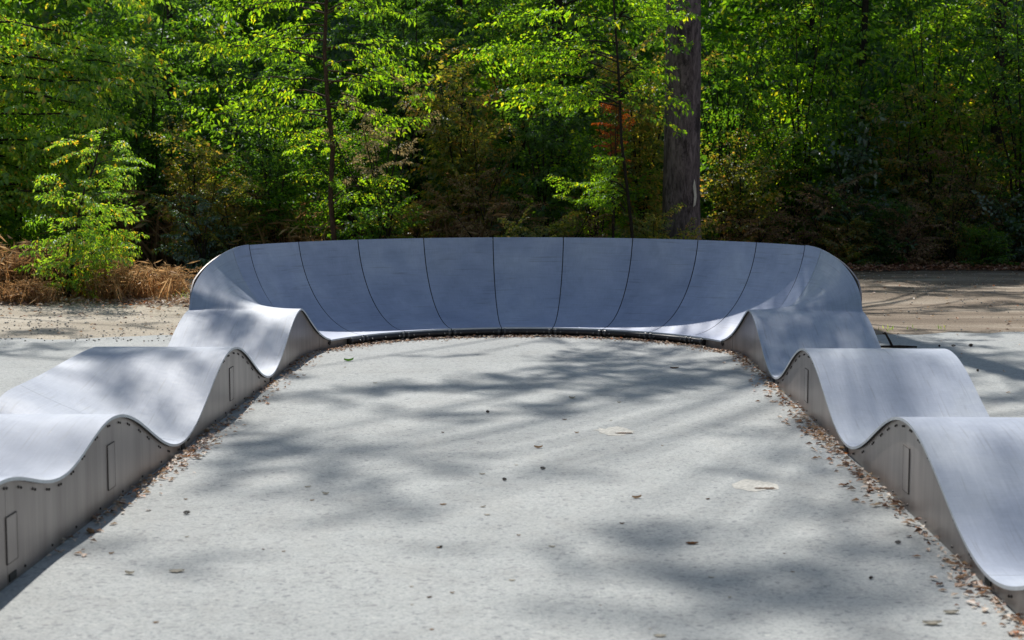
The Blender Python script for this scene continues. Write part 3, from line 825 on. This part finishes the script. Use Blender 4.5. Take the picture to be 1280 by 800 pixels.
# ---- sunlit sapling standing alone on the left
def sapling():
    Y = 21.6; x = X_(82, Y); rs = np.random.RandomState(2)
    root = empty('sapling', (x, Y, 0)); tag(root, 'pale sunlit sapling with layered leaves standing in dry brush on the left', 'sapling')
    P = Plant(77)
    tip = (X_(140, Y), Y - .05, Z_(152, Y))
    mainp = P.curve((x, Y, 0), tip, 0, 8, .05); mainp = [p + np.array([-.10 * math.sin(i / 8 * 3.14), 0, 0]) for i, p in enumerate(mainp)]
    P.limb(mainp, .030, .006, 7)
    def onmain(t): q = t * 8; k = min(7, int(q)); return mainp[k] * (1 - q + k) + mainp[k + 1] * (q - k)
    for (t, px, py) in ((.96, 130, 160), (.92, 158, 184), (.88, 106, 176), (.82, 156, 200), (.8, 92, 178), (.74, 146, 214), (.68, 150, 220), (.6, 78, 218), (.58, 92, 236), (.58, 148, 238),
                        (.54, 84, 252), (.52, 140, 258), (.48, 150, 272), (.46, 72, 272), (.46, 110, 250), (.42, 78, 290), (.40, 146, 290), (.38, 120, 292), (.36, 66, 300), (.34, 142, 312), (.32, 84, 312), (.3, 156, 308), (.28, 120, 325), (.25, 78, 330), (.5, 124, 268), (.44, 100, 280), (.36, 104, 305)):
        e = np.array([X_(px, Y), Y + rs.uniform(-.45, .35), Z_(py, Y)])
        P.branchlet(onmain(t * .92), e, 'beech' if py < 250 else 'hang', .40 if py < 250 else .42, .008, .17, .04, .8)
    for k in range(8):
        e = (x + rs.uniform(-.45, .75), Y + rs.uniform(-.3, .3), rs.uniform(.5, 1.2)); P.branchlet((x, Y, .02), e, 'hang', .42, .012, .17, keep=.9)
    TOTAL[0] += P.build(root, G_PALE, M_BARKD, 'crown', 'stems')
sapling()

# ---- undergrowth, shrub by shrub
BU = [  # px, Y, height, width, stems, boughs, style, scale, leaf, label
 (20, 28.0, 3.9, 2.0, 7, 16, 'beech', .8, G_MID, 'leafy green shrub at the left edge under the overhanging bright boughs'),
 (100, 29.0, 4.4, 2.4, 7, 15, 'beech', .8, G_DARK, 'dark green shrub behind the sunlit sapling'),
 (190, 28.5, 5.2, 2.4, 7, 18, 'beech', .85, G_DARK, 'tall shaded shrub right of the sapling, almost black at its foot'),
 (245, 27.0, 2.6, 1.4, 6, 13, 'small', .8, G_OLIVE, 'olive and rust coloured shrub between the sapling and the reddish trunk'),
 (255, 25.9, 1.5, 1.3, 6, 7, 'beech', .55, G_BLUE, 'low blue-green shrub with pale glints left of the reddish trunk'),
 (330, 28.0, 4.4, 2.2, 7, 16, 'beech', .85, G_DARK, 'dark shrub behind the hanging leaves of the reddish tree'),
 (345, 26.6, 2.3, 1.2, 6, 13, 'small', .8, G_MID, 'small-leaved green shrub just left of the reddish trunk'),
 (440, 27.0, 3.0, 1.6, 6, 14, 'small', .9, G_MID, 'yellowish green shrub just right of the reddish trunk'),
 (470, 25.4, 1.25, 1.4, 6, 10, 'beech', .6, G_MID, 'low spreading green shrub at the foot of the wood right of the reddish trunk'),
 (520, 29.0, 5.6, 2.4, 8, 18, 'beech', .85, G_DARK, 'tall shaded green shrub behind the withered beige one'),
 (575, 27.0, 3.9, 1.9, 7, 16, 'beech', .8, G_OLIVE, 'dim olive shrub right of the withered beige one'),
 (610, 25.7, 1.7, 1.6, 6, 12, 'dry', .7, G_BROWN, 'low brown-leaved shrub behind the middle of the banked wall'),
 (650, 28.5, 5.4, 2.3, 8, 18, 'beech', .85, G_MID, 'tall green shrub in the middle of the wood edge'),
 (680, 26.3, 3.2, 1.7, 7, 15, 'beech', .75, G_DARK, 'very dark shrub behind the banked wall, left of the young layered tree'),
 (672, 24.9, .95, 1.1, 5, 9, 'small', .7, G_OLIVE, 'low pale-tipped shrub peeping over the middle of the wall'),
 (745, 26.2, 2.5, 1.1, 6, 14, 'small', .85, G_BRIGHT, 'bright small-leaved shrub below the rust-coloured leaves'),
 (800, 27.2, 3.8, 1.6, 7, 15, 'small', .95, G_OLIVE, 'speckled olive shrub close to the left side of the thick trunk'),
 (905, 28.5, 4.8, 2.0, 7, 16, 'hang', .8, G_MID, 'green shrub with drooping leaves right beside the thick trunk'),
 (925, 26.8, 2.4, 1.8, 7, 14, 'small', .9, G_OLIVE, 'olive thicket shrub at the right foot of the thick trunk'),
 (985, 28.0, 3.6, 2.0, 7, 16, 'small', .95, G_MID, 'small-leaved green shrub behind the right end of the wall'),
 (1000, 30.5, 5.6, 2.6, 8, 18, 'hang', .9, G_BRIGHT, 'tall yellow-green shrub with hanging leaves in the upper right wood'),
 (1065, 27.3, 2.7, 1.6, 6, 13, 'big', .7, G_BLUE, 'broad-leaved blue-green shrub in the middle of the right-hand undergrowth'),
 (1060, 29.0, 4.2, 2.2, 7, 16, 'hang', .8, G_MID, 'green shrub above and behind the blue-green one'),
 (1035, 26.5, 1.5, 1.5, 6, 11, 'dry', .75, G_BROWN, 'low withered brown shrub at the edge of the path, right of the wall'),
 (1090, 26.3, 1.2, 1.5, 6, 11, 'small', .8, G_DARK, 'low dark shrub beside the leaf litter, below the blue-green one'),
 (1130, 28.3, 3.6, 2.2, 7, 16, 'small', .95, G_OLIVE, 'olive brown shrub right of the blue-green one'),
 (1160, 30.8, 5.8, 2.7, 8, 18, 'hang', .9, G_BRIGHT, 'tall sunlit shrub with drooping leaves left of the top right trunk'),
 (1190, 26.6, 1.7, 1.6, 6, 12, 'dry', .75, G_OLIVE, 'low tangled olive shrub by the path near the right edge'),
 (1215, 28.2, 3.3, 2.2, 7, 16, 'small', .95, G_OLIVE, 'bushy olive and red-brown shrub near the right edge'),
 (1262, 26.4, 1.15, 1.2, 5, 10, 'big', .55, G_BLUE, 'low dull blue-green shrub by the path at the right edge'),
 (1275, 30.0, 5.2, 2.6, 8, 18, 'small', 1.0, G_MID, 'tall fresh green shrub filling the top right corner'),
 (1340, 28.0, 4.0, 2.4, 7, 15, 'small', 1.0, G_MID, 'green shrub cut by the right edge of the picture'),
 (1420, 27.5, 4.0, 2.6, 7, 14, 'small', 1.1, G_OLIVE, 'olive shrub beyond the right edge'),
 (705,25.6,1.3,1.5,6,12,'dry',0.6,G_BROWN,'low brown shrub behind the wall between its middle and the thick trunk'),
 (820,25.4,1.0,1.2,6,12,'small',0.6,G_OLIVE,'low olive shrub at the left foot of the thick trunk'),
 (950,25.9,1.2,1.5,6,12,'dry',0.65,G_BROWN,'low reddish-brown shrub behind the right end of the wall'),
 (1060,25.9,0.8,1.2,6,12,'small',0.5,G_OLIVE,'knee-high olive plant at the litter edge under the blue-green shrub'),
 (1135,26.0,1.1,1.5,6,12,'dry',0.6,G_BROWN,'low russet shrub at the litter edge between the blue-green and the tangled olive shrubs'),
 (1180,27.4,2.3,1.8,6,12,'dry',0.8,G_BROWN,'chest-high russet shrub behind the tangled olive one'),
 (1240,26.9,1.9,1.7,6,12,'dry',0.7,G_BROWN,'russet and brown shrub near the right edge behind the low blue-green one'),
 (1230,25.8,0.7,1.1,6,12,'small',0.5,G_MID,'knee-high fresh green plant at the litter edge near the right edge'),
 (510,25.8,1.2,1.4,6,12,'small',0.6,G_OLIVE,'low olive shrub behind the wall under the withered beige one'),
 (770,27.2,3.0,1.6,6,12,'dry',0.8,G_OLIVE,'loose olive shrub behind the young layered tree'),
 (600,26.6,2.7,1.7,6,12,'small',0.8,G_OLIVE,'yellow-flecked olive shrub in the shaded middle'),
 (290,26.2,1.6,1.4,6,12,'small',0.6,G_OLIVE,'waist-high olive shrub left of the reddish trunk above the bracken'),
 (-60, 27.0, 4.0, 2.6, 7, 14, 'beech', 1.0, G_MID, 'green shrub beyond the left edge'),
]
for i, (px, Y, h, wd, ns, nb, st, sc, mt, lab) in enumerate(BU):
    if 880 < px < 1450 and Y < 29.5: Y = 29.0 + (Y - 25.7) * .62
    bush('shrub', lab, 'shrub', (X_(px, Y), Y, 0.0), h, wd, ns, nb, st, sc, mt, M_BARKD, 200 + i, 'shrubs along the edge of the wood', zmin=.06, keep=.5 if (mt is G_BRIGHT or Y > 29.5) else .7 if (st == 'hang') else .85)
bush('withered_shrub', 'withered shrub with beige dried sprays between the reddish trunk and the middle', 'shrub', (X_(478, 25.3), 25.3, 0), 3.35, 2.0, 7, 6, 'hang', .46, G_BEIGE, M_BARKD, 301, zmin=.62, keep=.8)
bush('withered_shrub', 'small cluster of rust-orange dead leaves on a twig left of the thick trunk', 'shrub', (X_(766, 25.0), 25.0, 0), 3.0, .45, 4, 8, 'hang', .30, G_RUST, M_BARKD, 302, zmin=.80)
# dead bracken and brush
DR = [(15, 21.9, .85, 1.2, 'dry red-brown brush at the left edge beside the gravel', G_STRAW), (60, 22.3, 1.0, 1.2, 'dry brush close behind the foot of the sapling', G_STRAW), (120, 22.2, .75, 1.1, 'straw-coloured dead brush just right of the sapling stem', G_STRAW),
      (160, 21.6, .62, 1.2, 'sunlit arching straw brush at the gravel edge right of the sapling', G_STRAW), (200, 22.4, .55, 1.0, 'rightmost sunlit straw brush before the wall', G_STRAW), (30, 21.2, .38, 1.0, 'low orange-brown brush in front of the sapling', G_STRAW),
      (195, 28.6, 1.3, 1.8, 'shaded brown bracken behind the straw brush', G_BROWN), (255, 28.2, 1.5, 1.8, 'shaded brown bracken behind the left end of the wall', G_BROWN), (315, 27.4, 1.15, 1.6, 'brown bracken over the left shoulder of the wall', G_BROWN),
      (355, 26.6, .95, 1.2, 'lighter brown dead weeds left of the reddish trunk foot', G_STRAW), (400, 27.6, 1.1, 1.5, 'brown dead weeds around the reddish trunk foot', G_BROWN), (540, 26.3, 1.1, 1.6, 'brown dead weeds behind the wall left of its middle', G_BROWN), (-30, 22.4, 1.0, 1.4, 'dry brush beyond the left edge', G_STRAW)]
for i, (px, Y, h, wd, lab, mt) in enumerate(DR):
    if Y < 23: h *= .72; wd *= .85
    bush('dry_brush', lab, 'brush', (X_(px, Y), Y, 0), h, wd, 10, 5, 'dry', .38, mt, M_BARKR, 400 + i, 'dead brush along the edge of the wood', zmin=.05, depth=wd * .6, blades=260)

# ---- the wood behind reads as one mass
def thicket(name, label, seed, n, xr, yr, zmax, leafmat, style, scr, dens_low=.4):
    rs = np.random.RandomState(seed); lv = []
    root_pts = 0
    while root_pts < n:
        y = rs.uniform(*yr); x = rs.uniform(*xr) * (y / yr[0]) ** .5; zt = zmax(x, y)
        z = rs.uniform(.2, 1) ** 1.0 * zt if rs.rand() > dens_low else rs.uniform(.1, 6)
        if z > zt: continue
        # clump it: holes where slow noise is low
        if math.sin(x * 1.3 + 1.7 * math.sin(z * .9 + y)) + math.sin(z * 1.5 + x * .8) < -.9: continue
        v, tw = BOUGHS[style][rs.randint(7)]
        M_ = rotz(rs.uniform(0, 6.283)) @ roty(rs.uniform(-.6, .4)) @ rotx(rs.normal(0, .5))
        lv.append((v * rs.uniform(*scr)) @ M_.T + np.array([x, y, z])); root_pts += 1
    V = np.concatenate(lv); TOTAL[0] += len(V)
    o = tri_mesh(name, V.reshape(-1, 3), tris_for(len(V)), leafmat); tag(o, label, 'woodland', kind='stuff')
def env(x, y):
    # how high the wood may stand so that the sun still reaches the asphalt and the sunny gaps
    xs = [-14, -7.2, -6.3, -5.2, -4.2, -3.2, -2.3, -.2, .6, 2.2, 3.5, 8, 14]
    of = [30, 30, 29, 28, 28, 27, 25, 25, 28, 29, 29.5, 29.5, 29]
    xx = x + .18 * max(0, (y - 24)); return max(1.0, min(22, (y - np.interp(xx, xs, of)) * .97))
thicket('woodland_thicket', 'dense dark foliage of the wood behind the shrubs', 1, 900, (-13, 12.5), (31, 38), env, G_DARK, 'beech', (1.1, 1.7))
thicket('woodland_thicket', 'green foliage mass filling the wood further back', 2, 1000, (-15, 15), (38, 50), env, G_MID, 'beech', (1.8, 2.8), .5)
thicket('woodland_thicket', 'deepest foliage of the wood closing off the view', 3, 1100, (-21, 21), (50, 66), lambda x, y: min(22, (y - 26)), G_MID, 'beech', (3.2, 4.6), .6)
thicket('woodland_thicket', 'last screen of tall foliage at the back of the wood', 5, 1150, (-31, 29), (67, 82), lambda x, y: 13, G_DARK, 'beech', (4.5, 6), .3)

def ring(name, label, seed, n):
    rs = np.random.RandomState(seed); lv = []
    while len(lv) < n:
        a = rs.uniform(-205, 25); r = rs.uniform(24, 34); a = math.radians(a)
        x, y = r * math.cos(a), r * math.sin(a) * .9 + 6; z = rs.uniform(.3, 17)
        if y > 20 and abs(x) < 13: continue
        v, tw = BOUGHS['beech'][rs.randint(7)]
        M_ = rotz(rs.uniform(0, 6.283)) @ roty(rs.uniform(-.6, .4)) @ rotx(rs.normal(0, .5))
        lv.append((v * rs.uniform(3, 4.6)) @ M_.T + np.array([x, y, z]))
    V = np.concatenate(lv); o = tri_mesh(name, V.reshape(-1, 3), tris_for(len(V)), G_DARK); tag(o, label, 'woodland', kind='stuff')
ring('unseen_woodland', 'unseen dense green wood closing the clearing on the other sides', 4, 1300)  # out of view; added to darken the sky light on the wall

# ------------------------------------------------------------------ litter and small things
def litter(name, label, pts, size, mat, seed, tilt=.35):
    rs = np.random.RandomState(seed); P = np.array(pts, float); n = len(P)
    a = rs.uniform(0, 6.283, n); D = np.stack([np.cos(a), np.sin(a), rs.normal(0, .18, n)], 1)
    Nn = np.stack([rs.normal(0, tilt, n), rs.normal(0, tilt, n), np.ones(n)], 1)
    V = leaves(P, D, Nn, size * rs.uniform(.5, 1.35, n), .55, .35)
    V[:, :, 2] = np.maximum(V[:, :, 2], .008)
    return tag(tri_mesh(name, V.reshape(-1, 3), tris_for(n), mat), label, 'leaf litter', kind='stuff')
def along(side, n, s0, s1, wid, seed, bunch=True):
    rs = np.random.RandomState(seed); out = []
    while len(out) < n:
        s = rs.uniform(s0, s1); d = .012 + abs(rs.exponential(wid))
        k = .5 + .5 * math.sin(s * 2.1 + seed) * math.sin(s * .9 + 1) if bunch else 1
        if rs.rand() > .25 + .75 * k or d > wid * 5: continue
        p = prof(side, s, 0); q = prof(side, s, .02); v = Vector((q.x - p.x, q.y - p.y, 0)).normalized()
        x, y = p.x - v.x * d, p.y - v.y * d; out.append((x, y, .012 + rs.rand() * .02 * max(0, 1 - d / wid / 2)))
    return out
litter('leaf_litter', 'brown and cream dead leaves heaped along the foot of the right roller track', along(1, 950, 4.6, 15.7, .05, 1), .046, G_LITTER, 1)
litter('leaf_litter', 'brown dead leaves collected along the foot of the left roller track', along(-1, 560, 7.2, 15.7, .045, 2) + [(XC - RR + .03 + rnd.random() * .16, rnd.gauss(9.9, .35), .02) for _ in range(90)], .042, G_LITTER, 2)
bp = []
rs = np.random.RandomState(3)
for i in range(1500):
    a = rs.uniform(18, 162); r = RR - .05 - abs(rs.exponential(.06)); x, y = bxy(r, a); bp.append((x, y, .012 + rs.rand() * .012))
litter('leaf_litter', 'small brown leaves lying along the pipe at the foot of the banked wall', bp, .034, G_LITTER, 3)
fe = []
for i in range(5200):
    x = rs.uniform(1.5, 14); y = 28.0 + .12 * math.sin(x * 2) + abs(rs.exponential(.9)) - .1; fe.append((x, y, .02 + rs.rand() * .05 + (y - 28) * .02))
for i in range(2600):
    x = rs.uniform(-7.0, 1.5); y = 27.6 + rs.uniform(0, 3.0); fe.append((x, y, .03 + rs.rand() * .05))
litter('leaf_litter', 'red-brown leaf litter strip along the edge of the wood', fe, .085, G_LITD, 4, .6)
le = []
for i in range(3600):
    x = rs.uniform(-11, -4.6); y = 21.0 + .25 * math.sin(x * 1.7) + abs(rs.exponential(.8)) - (abs(rs.exponential(.5)) if rs.rand() < .25 else 0); le.append((x, y, .015 + rs.rand() * .03))
litter('leaf_litter', 'orange and brown dead leaves under the sapling and dry brush on the left', le, .07, G_LITTER, 5, .5)
le = [(rs.uniform(-10, -3.3), rs.uniform(16.2, 21.5), .02) for i in range(260)] + [(rs.uniform(2.9, 11), rs.uniform(16.8, 27.5), .02) for i in range(420)] + [(rs.uniform(2.9, 7), rs.uniform(10, 17), .014) for i in range(60)]
litter('leaf_litter', 'stray dead leaves strewn over the dirt and gravel', le, .055, G_LITTER, 6, .4)
# weeds at the joint of asphalt and dirt
gr = []
def grass(name, label, pts, h, mat, seed):
    rs = np.random.RandomState(seed); n = len(pts); P = np.array(pts, float)
    D = np.stack([rs.normal(0, .45, n), rs.normal(0, .45, n), np.ones(n)], 1); Nn = np.stack([rs.normal(0, 1, n), rs.normal(0, 1, n), np.zeros(n)], 1)
    V = leaves(P, D, Nn, h * rs.uniform(.4, 1.2, n), .12, .1)
    return tag(tri_mesh(name, V.reshape(-1, 3), tris_for(n), mat), label, 'grass', kind='stuff')
gp_ = []
for (px, py, w_, n) in ((1110, 414, 7, 9), (1175, 412, 9, 12), (1138, 413, 3, 4), (980, 0, 0, 0), (190, 372, 40, 260), (120, 368, 60, 260), (230, 366, 14, 80), (60, 366, 40, 120)):
    if not n: continue
    for k in range(n):
        q = gp(px + rs.normal(0, w_), py + rs.normal(0, 1.2)); gp_.append((q.x, q.y, .005))
grass('weed_tufts', 'short green and yellow weeds sprouting at the gravel and asphalt edges', gp_, .07, G_BRIGHT, 7)

# gravel stones
def stones(name, label, pts, size, mat, seed):
    rs = np.random.RandomState(seed); oc = np.array([[1,0,0],[0,1,0],[-1,0,0],[0,-1,0],[0,0,.7],[0,0,-.5]], float)
    ft = np.array([[0,1,4],[1,2,4],[2,3,4],[3,0,4],[1,0,5],[2,1,5],[3,2,5],[0,3,5]]); V, T = [], []
    for i, p in enumerate(pts):
        s = size * rs.uniform(.4, 1.3); a = rs.uniform(0, 6.28)
        V.append((oc * s * rs.uniform(.6, 1.2, (6, 3))) @ rotz(a).T + np.array(p)); T.append(ft + 6 * i)
    return tag(tri_mesh(name, np.concatenate(V), np.concatenate(T), mat), label, 'gravel', kind='stuff')
stones('gravel', 'loose pale stones on the gravel left of the rollers', [(rs.uniform(-10, -3.0), 16.4 + rs.rand() ** 1.3 * 6, .010) for i in range(1700)], .016, M_GRAVEL, 8)
stones('gravel', 'loose stones on the dirt right of the rollers', [(rs.uniform(2.8, 11), 17.6 + rs.rand() * 10, .012) for i in range(900)], .014, M_GRAVEL, 9)

# ---- single leaves, cones and chips one can count on the asphalt
def curled_leaf(nm, L_, W_, curl, seed):
    rs = np.random.RandomState(seed); n, m = 7, 4; vs, fs = [], []
    for i in range(n + 1):
        t = i / n; wv = W_ * math.sin(math.pi * min(1, t * .96 + .03)) ** .8 * (1 + .25 * math.sin(t * 19 + seed))
        for j in range(-m // 2, m // 2 + 1):
            u = j / (m / 2)
            vs.append(((t - .5) * L_, u * wv / 2, .004 + curl * (u * u * .5 + (t - .45) ** 2 * 1.6) * L_ + rs.normal(0, .0012)))
    for i in range(n):
        for j in range(m):
            a = i * (m + 1) + j; fs.append((a, a + 1, a + m + 2, a + m + 1))
    st = len(vs); vs += [(-L_ * .5, .0015, .01), (-L_ * .5, -.0015, .01), (-L_ * .8, 0, .012)]; fs.append((st, st + 1, st + 2))
    me = bpy.data.meshes.new(nm); me.from_pydata(vs, [], fs)
    for p in me.polygons: p.use_smooth = True
    me.transform(Matrix.Translation((0, 0, -min(v[2] for v in vs) + .002)))
    return me
def single_leaf_mat(name, c, t):
    m, nt = newmat(name); co = objco(nt); n = noise(nt, co, 60, 4, .6)
    col = ramp(nt, n, [(.3, tuple(x * .65 for x in c)), (.7, c)])
    d = N(nt, 'ShaderNodeBsdfDiffuse'); tr = N(nt, 'ShaderNodeBsdfTranslucent'); L(nt, col, d.inputs[0]); L(nt, col, tr.inputs[0])
    mx = N(nt, 'ShaderNodeMixShader'); mx.inputs[0].default_value = t; L(nt, d.outputs[0], mx.inputs[1]); L(nt, tr.outputs[0], mx.inputs[2])
    o = N(nt, 'ShaderNodeOutputMaterial'); L(nt, mx.outputs[0], o.inputs[0]); return m
LM = {'cream': single_leaf_mat('cream_dead_leaf', (.66, .60, .50), .2), 'tan': single_leaf_mat('tan_dead_leaf', (.46, .30, .18), .2), 'brown': single_leaf_mat('brown_dead_leaf', (.17, .085, .045), .15), 'green': single_leaf_mat('fresh_green_leaf', (.12, .30, .03), .35), 'orange': single_leaf_mat('orange_dead_leaf', (.60, .20, .04), .25)}
LV = [curled_leaf('leaf', 1, .55, .22, 1), curled_leaf('leaf', 1, .42, .38, 2), curled_leaf('leaf', 1, .7, .14, 3)]
PROT = {}
def fallen(px, py, wpx, colr, label=None, group=None, rz=None):
    k = rnd.randrange(3); key = (k, colr)
    if key not in PROT: me = LV[k].copy(); me.materials.append(LM[colr]); PROT[key] = me
    q = gp(px, py); sz = wpx / F * q.y
    o = bpy.data.objects.new('fallen_leaf', PROT[key]); COL.objects.link(o)
    o.location = (q.x, q.y, .006); o.scale = (sz, sz, sz); o.rotation_euler = (0, 0, rnd.uniform(-.6, .6) if rz is None else rz)
    tag(o, label or 'small dry brown leaf lying loose on the open asphalt', 'leaf', group or ('fallen leaves on the asphalt' if label else 'tiny dry leaves scattered over the asphalt'))
NAMED = [(436, 452, 12, 'green', 'fresh green leaf on the asphalt near the left foot of the banked wall', .1),
 (162, 719, 14, 'cream', 'cream dead leaf on the asphalt close to the bottom left'), (221, 716, 20, 'cream', 'long pale dead leaf right of the cream one at the bottom left', .05),
 (240, 565, 16, 'tan', 'tan curled leaf by the foot of the left track'), (113, 668, 20, 'tan', 'tan curled leaf in the shadow line of the left track', -.9),
 (673, 561, 11, 'tan', 'tan leaf alone in the middle of the asphalt'), (796, 624, 12, 'tan', 'tan leaf on the asphalt just right of the centre line'),
 (1165, 782, 24, 'cream', 'large cream leaf on the asphalt at the bottom right'), (1189, 768, 20, 'cream', 'pale greenish cream leaf next to the large one at the bottom right'),
 (604, 635, 8, 'cream', 'small cream leaf left of the centre below the middle shadows'), (865, 681, 16, 'brown', 'thin brown leaf lying on the shaded asphalt at the lower right', .0),
 (843, 461, 11, 'brown', 'brown twig-like leaf in the upper shade near the wall', 0.), (715, 499, 9, 'cream', 'pale leaf in the broad shadow at the centre'),
 (603, 594, 8, 'cream', 'tiny cream leaf left of the two dark cones'), (554, 632, 9, 'tan', 'tan leaf below and left of the two dark cones'), (690, 685, 9, 'cream', 'small pale leaf in the faint shadow at the lower middle'),
 (609, 645, 8, 'cream', 'lower of two small pale leaves left of centre'), (407, 619, 9, 'cream', 'pale leaf on the left-hand asphalt below the branch-like shadow'), (385, 610, 8, 'cream', 'pale upright leaf on the left-hand asphalt below the branch-like shadow'),
 (825, 797, 16, 'cream', 'pale leaf cut by the bottom of the picture'), (640, 727, 9, 'cream', 'faint pale leaf near the bottom middle'), (195, 780, 8, 'tan', 'small tan leaf near the bottom left corner'), (549, 686, 8, 'tan', 'small tan leaf beside the round shadow left of centre'),
 (1058, 568, 12, 'orange', 'orange leaf lying out from the litter of the right track'), (232, 572, 13, 'orange', 'orange leaf lying out from the litter of the left track')]
for t in NAMED: fallen(t[0], t[1], t[2], t[3], t[4], None, t[5] if len(t) > 5 else None)
for i in range(45):
    px, py = rnd.uniform(120, 1180), 432 + 360 * rnd.random() ** 1.2; q = gp(px, py)
    if abs(q.x - XC) > RR - .12 or (q.y > YC and math.hypot(q.x - XC, q.y - YC) > RR - .15): continue
    fallen(px, py, rnd.uniform(3, 6.5) * (1.6 - q.y / 18), rnd.choice(['brown', 'tan', 'cream', 'cream', 'tan']))
def cone_mesh(nm, seed, L_=1.4):
    mb = MB(); rs = np.random.RandomState(seed); n = 9
    for i in range(n):
        t = i / (n - 1); r = .5 * math.sin(math.pi * (.12 + .8 * t)) ** .7
        for k in range(7):
            a = k * .9 + i * .5; x = (t - .5) * L_
            mb.add([(x, r * .6 * math.cos(a - .4), r * .6 * math.sin(a - .4)), (x, r * .6 * math.cos(a + .4), r * .6 * math.sin(a + .4)), (x + .28, r * 1.05 * math.cos(a), r * 1.05 * math.sin(a)), (x + .02, r * .3 * math.cos(a), r * .3 * math.sin(a))], [(0, 1, 2), (0, 2, 3), (1, 3, 2), (0, 3, 1)])
    me = bpy.data.meshes.new(nm); me.from_pydata(mb.v, [], mb.f); me.materials.append(M_CONE); return me
CM = cone_mesh('pine_cone', 1)
for (px, py, w_, lab) in [(631, 602, 8, 'left one of two small dark cones on the middle asphalt'), (679, 588, 8, 'right one of two small dark cones on the middle asphalt'), (1122, 681, 9, 'dark cone lying near the litter of the right track, the upper of two'), (1089, 725, 8, 'dark cone on the asphalt at the lower right, the lower of two'), (233, 644, 10, 'dark cone on the asphalt beside the left track'), (610, 517, 7, 'tiny dark cone in the shadow left of centre'), (551, 686, 6, 'small brown cone at the edge of the round shadow'), (1192, 434, 6, 'dark cone on the asphalt beyond the right track, nearer the track'), (1213, 434, 8, 'dark cone on the asphalt beyond the right track, further right'), (1174, 434, 5, 'smallest dark cone on the asphalt beyond the right track'), (1222, 465, 6, 'dark cone below the others beyond the right track')]:
    q = gp(px, py); s = w_ / F * q.y * .58
    o = bpy.data.objects.new('pine_cone', CM); COL.objects.link(o); o.scale = (s, s, s); o.location = (q.x, q.y, .005 + .45 * s); o.rotation_euler = (rnd.random() * 3, 0, rnd.random() * 6)
    tag(o, lab, 'pine cone', 'dark cones lying on the asphalt')
# worn spots in the asphalt
def patch(px, py, wpx, label, seed):
    q = gp(px, py); w_ = wpx / F * q.y; rs = np.random.RandomState(seed); mb = MB(); n = 26
    for (k, z, s, mi) in ((1.0, .0065, 1.0, 0), (.2, .009, .42, 1)):
        vs = [(w_ / 2 * s * math.cos(6.283 * i / n) * rs.uniform(.75, 1.15) + (0 if mi == 0 else w_ * .18), w_ * .62 * (s if mi == 0 else .16) * math.sin(6.283 * i / n) * rs.uniform(.4, 1.25) - (0 if mi == 0 else w_ * .30), z) for i in range(n)]
        mb.add(vs, [tuple(range(n))], mi)
    o = mb.build('asphalt_scar', [M_PATCH, M_PATCHD], None, (q.x, q.y, 0)); tag(o, label, 'scar', 'pale scars in the asphalt')
M_PATCH = m_simple('pale_worn_binder', (.54, .52, .47), .9, 0, .3, 45); M_PATCHD = m_simple('crumbled_brown_edge', (.14, .09, .06), .95, 0, .5, 60)
patch(770, 540, 54, 'pale crumbled scar in the asphalt right of centre', 1); patch(942, 608, 66, 'pale worn scar in the asphalt nearer the right track', 2)
# broken branch on the asphalt behind the right track
br = empty('broken_branch', gp(1118, 437)); tag(br, 'dark broken branch with an upright stub lying beyond the right roller track', 'branch')
b0 = br.location; mb = MB()
mb.tube([(-.36, .0, .03), (-.12, .01, .028), (.05, 0, .03), (.22, -.01, .028)], [.006, .012, .015, .009], 7); mb.build('stem', M_BARKD, br)
mb = MB(); mb.tube([(-.02, 0, .03), (-.05, 0, .09), (-.085, 0, .15), (-.10, 0, .175)], [.013, .012, .010, .007], 7); mb.tube([(-.085, 0, .15), (-.12, 0, .165)], .007, 5); mb.build('stub', M_BARKD, br)


# ------------------------------------------------------------------ light, sky, camera
w = bpy.data.worlds.new('World'); S.world = w; w.use_nodes = True
nt = w.node_tree; nt.nodes.clear()
sky = nt.nodes.new('ShaderNodeTexSky'); sky.sky_type = 'NISHITA'; sky.sun_disc = False
sky.sun_elevation = math.asin(SUN.z); sky.sun_rotation = math.atan2(SUN.x, SUN.y)
sky.air_density = 1.2; sky.dust_density = .6; sky.ozone_density = 1.6
bg = nt.nodes.new('ShaderNodeBackground'); bg.inputs[1].default_value = .098
out = nt.nodes.new('ShaderNodeOutputWorld'); hs = nt.nodes.new('ShaderNodeHueSaturation'); hs.inputs['Saturation'].default_value = .84; nt.links.new(sky.outputs[0], hs.inputs['Color']); nt.links.new(hs.outputs[0], bg.inputs[0]); nt.links.new(bg.outputs[0], out.inputs[0])
sl = bpy.data.lights.new('sun', 'SUN'); sl.energy = 5.0; sl.angle = math.radians(.53); sl.color = (1.0, .965, .90)
so = bpy.data.objects.new('sun', sl); COL.objects.link(so); so.rotation_euler = SUN.to_track_quat('Z', 'Y').to_euler(); so.location = SUN * 50

cd = bpy.data.cameras.new('camera'); cd.sensor_width = 36; cd.lens = 36 * F / 1280; cd.clip_end = 2000; cd.clip_start = .05
cd.dof.use_dof = True; cd.dof.focus_distance = 15.5; cd.dof.aperture_fstop = 4.0
co_ = bpy.data.objects.new('camera', cd); COL.objects.link(co_); co_.location = (0, 0, CAMH)
co_.rotation_euler = (math.pi / 2 - PIT, 0, YAW); S.camera = co_
S.view_settings.view_transform = 'Standard'; S.view_settings.look = 'None'; S.view_settings.exposure = 0
print('leaves', TOTAL[0])
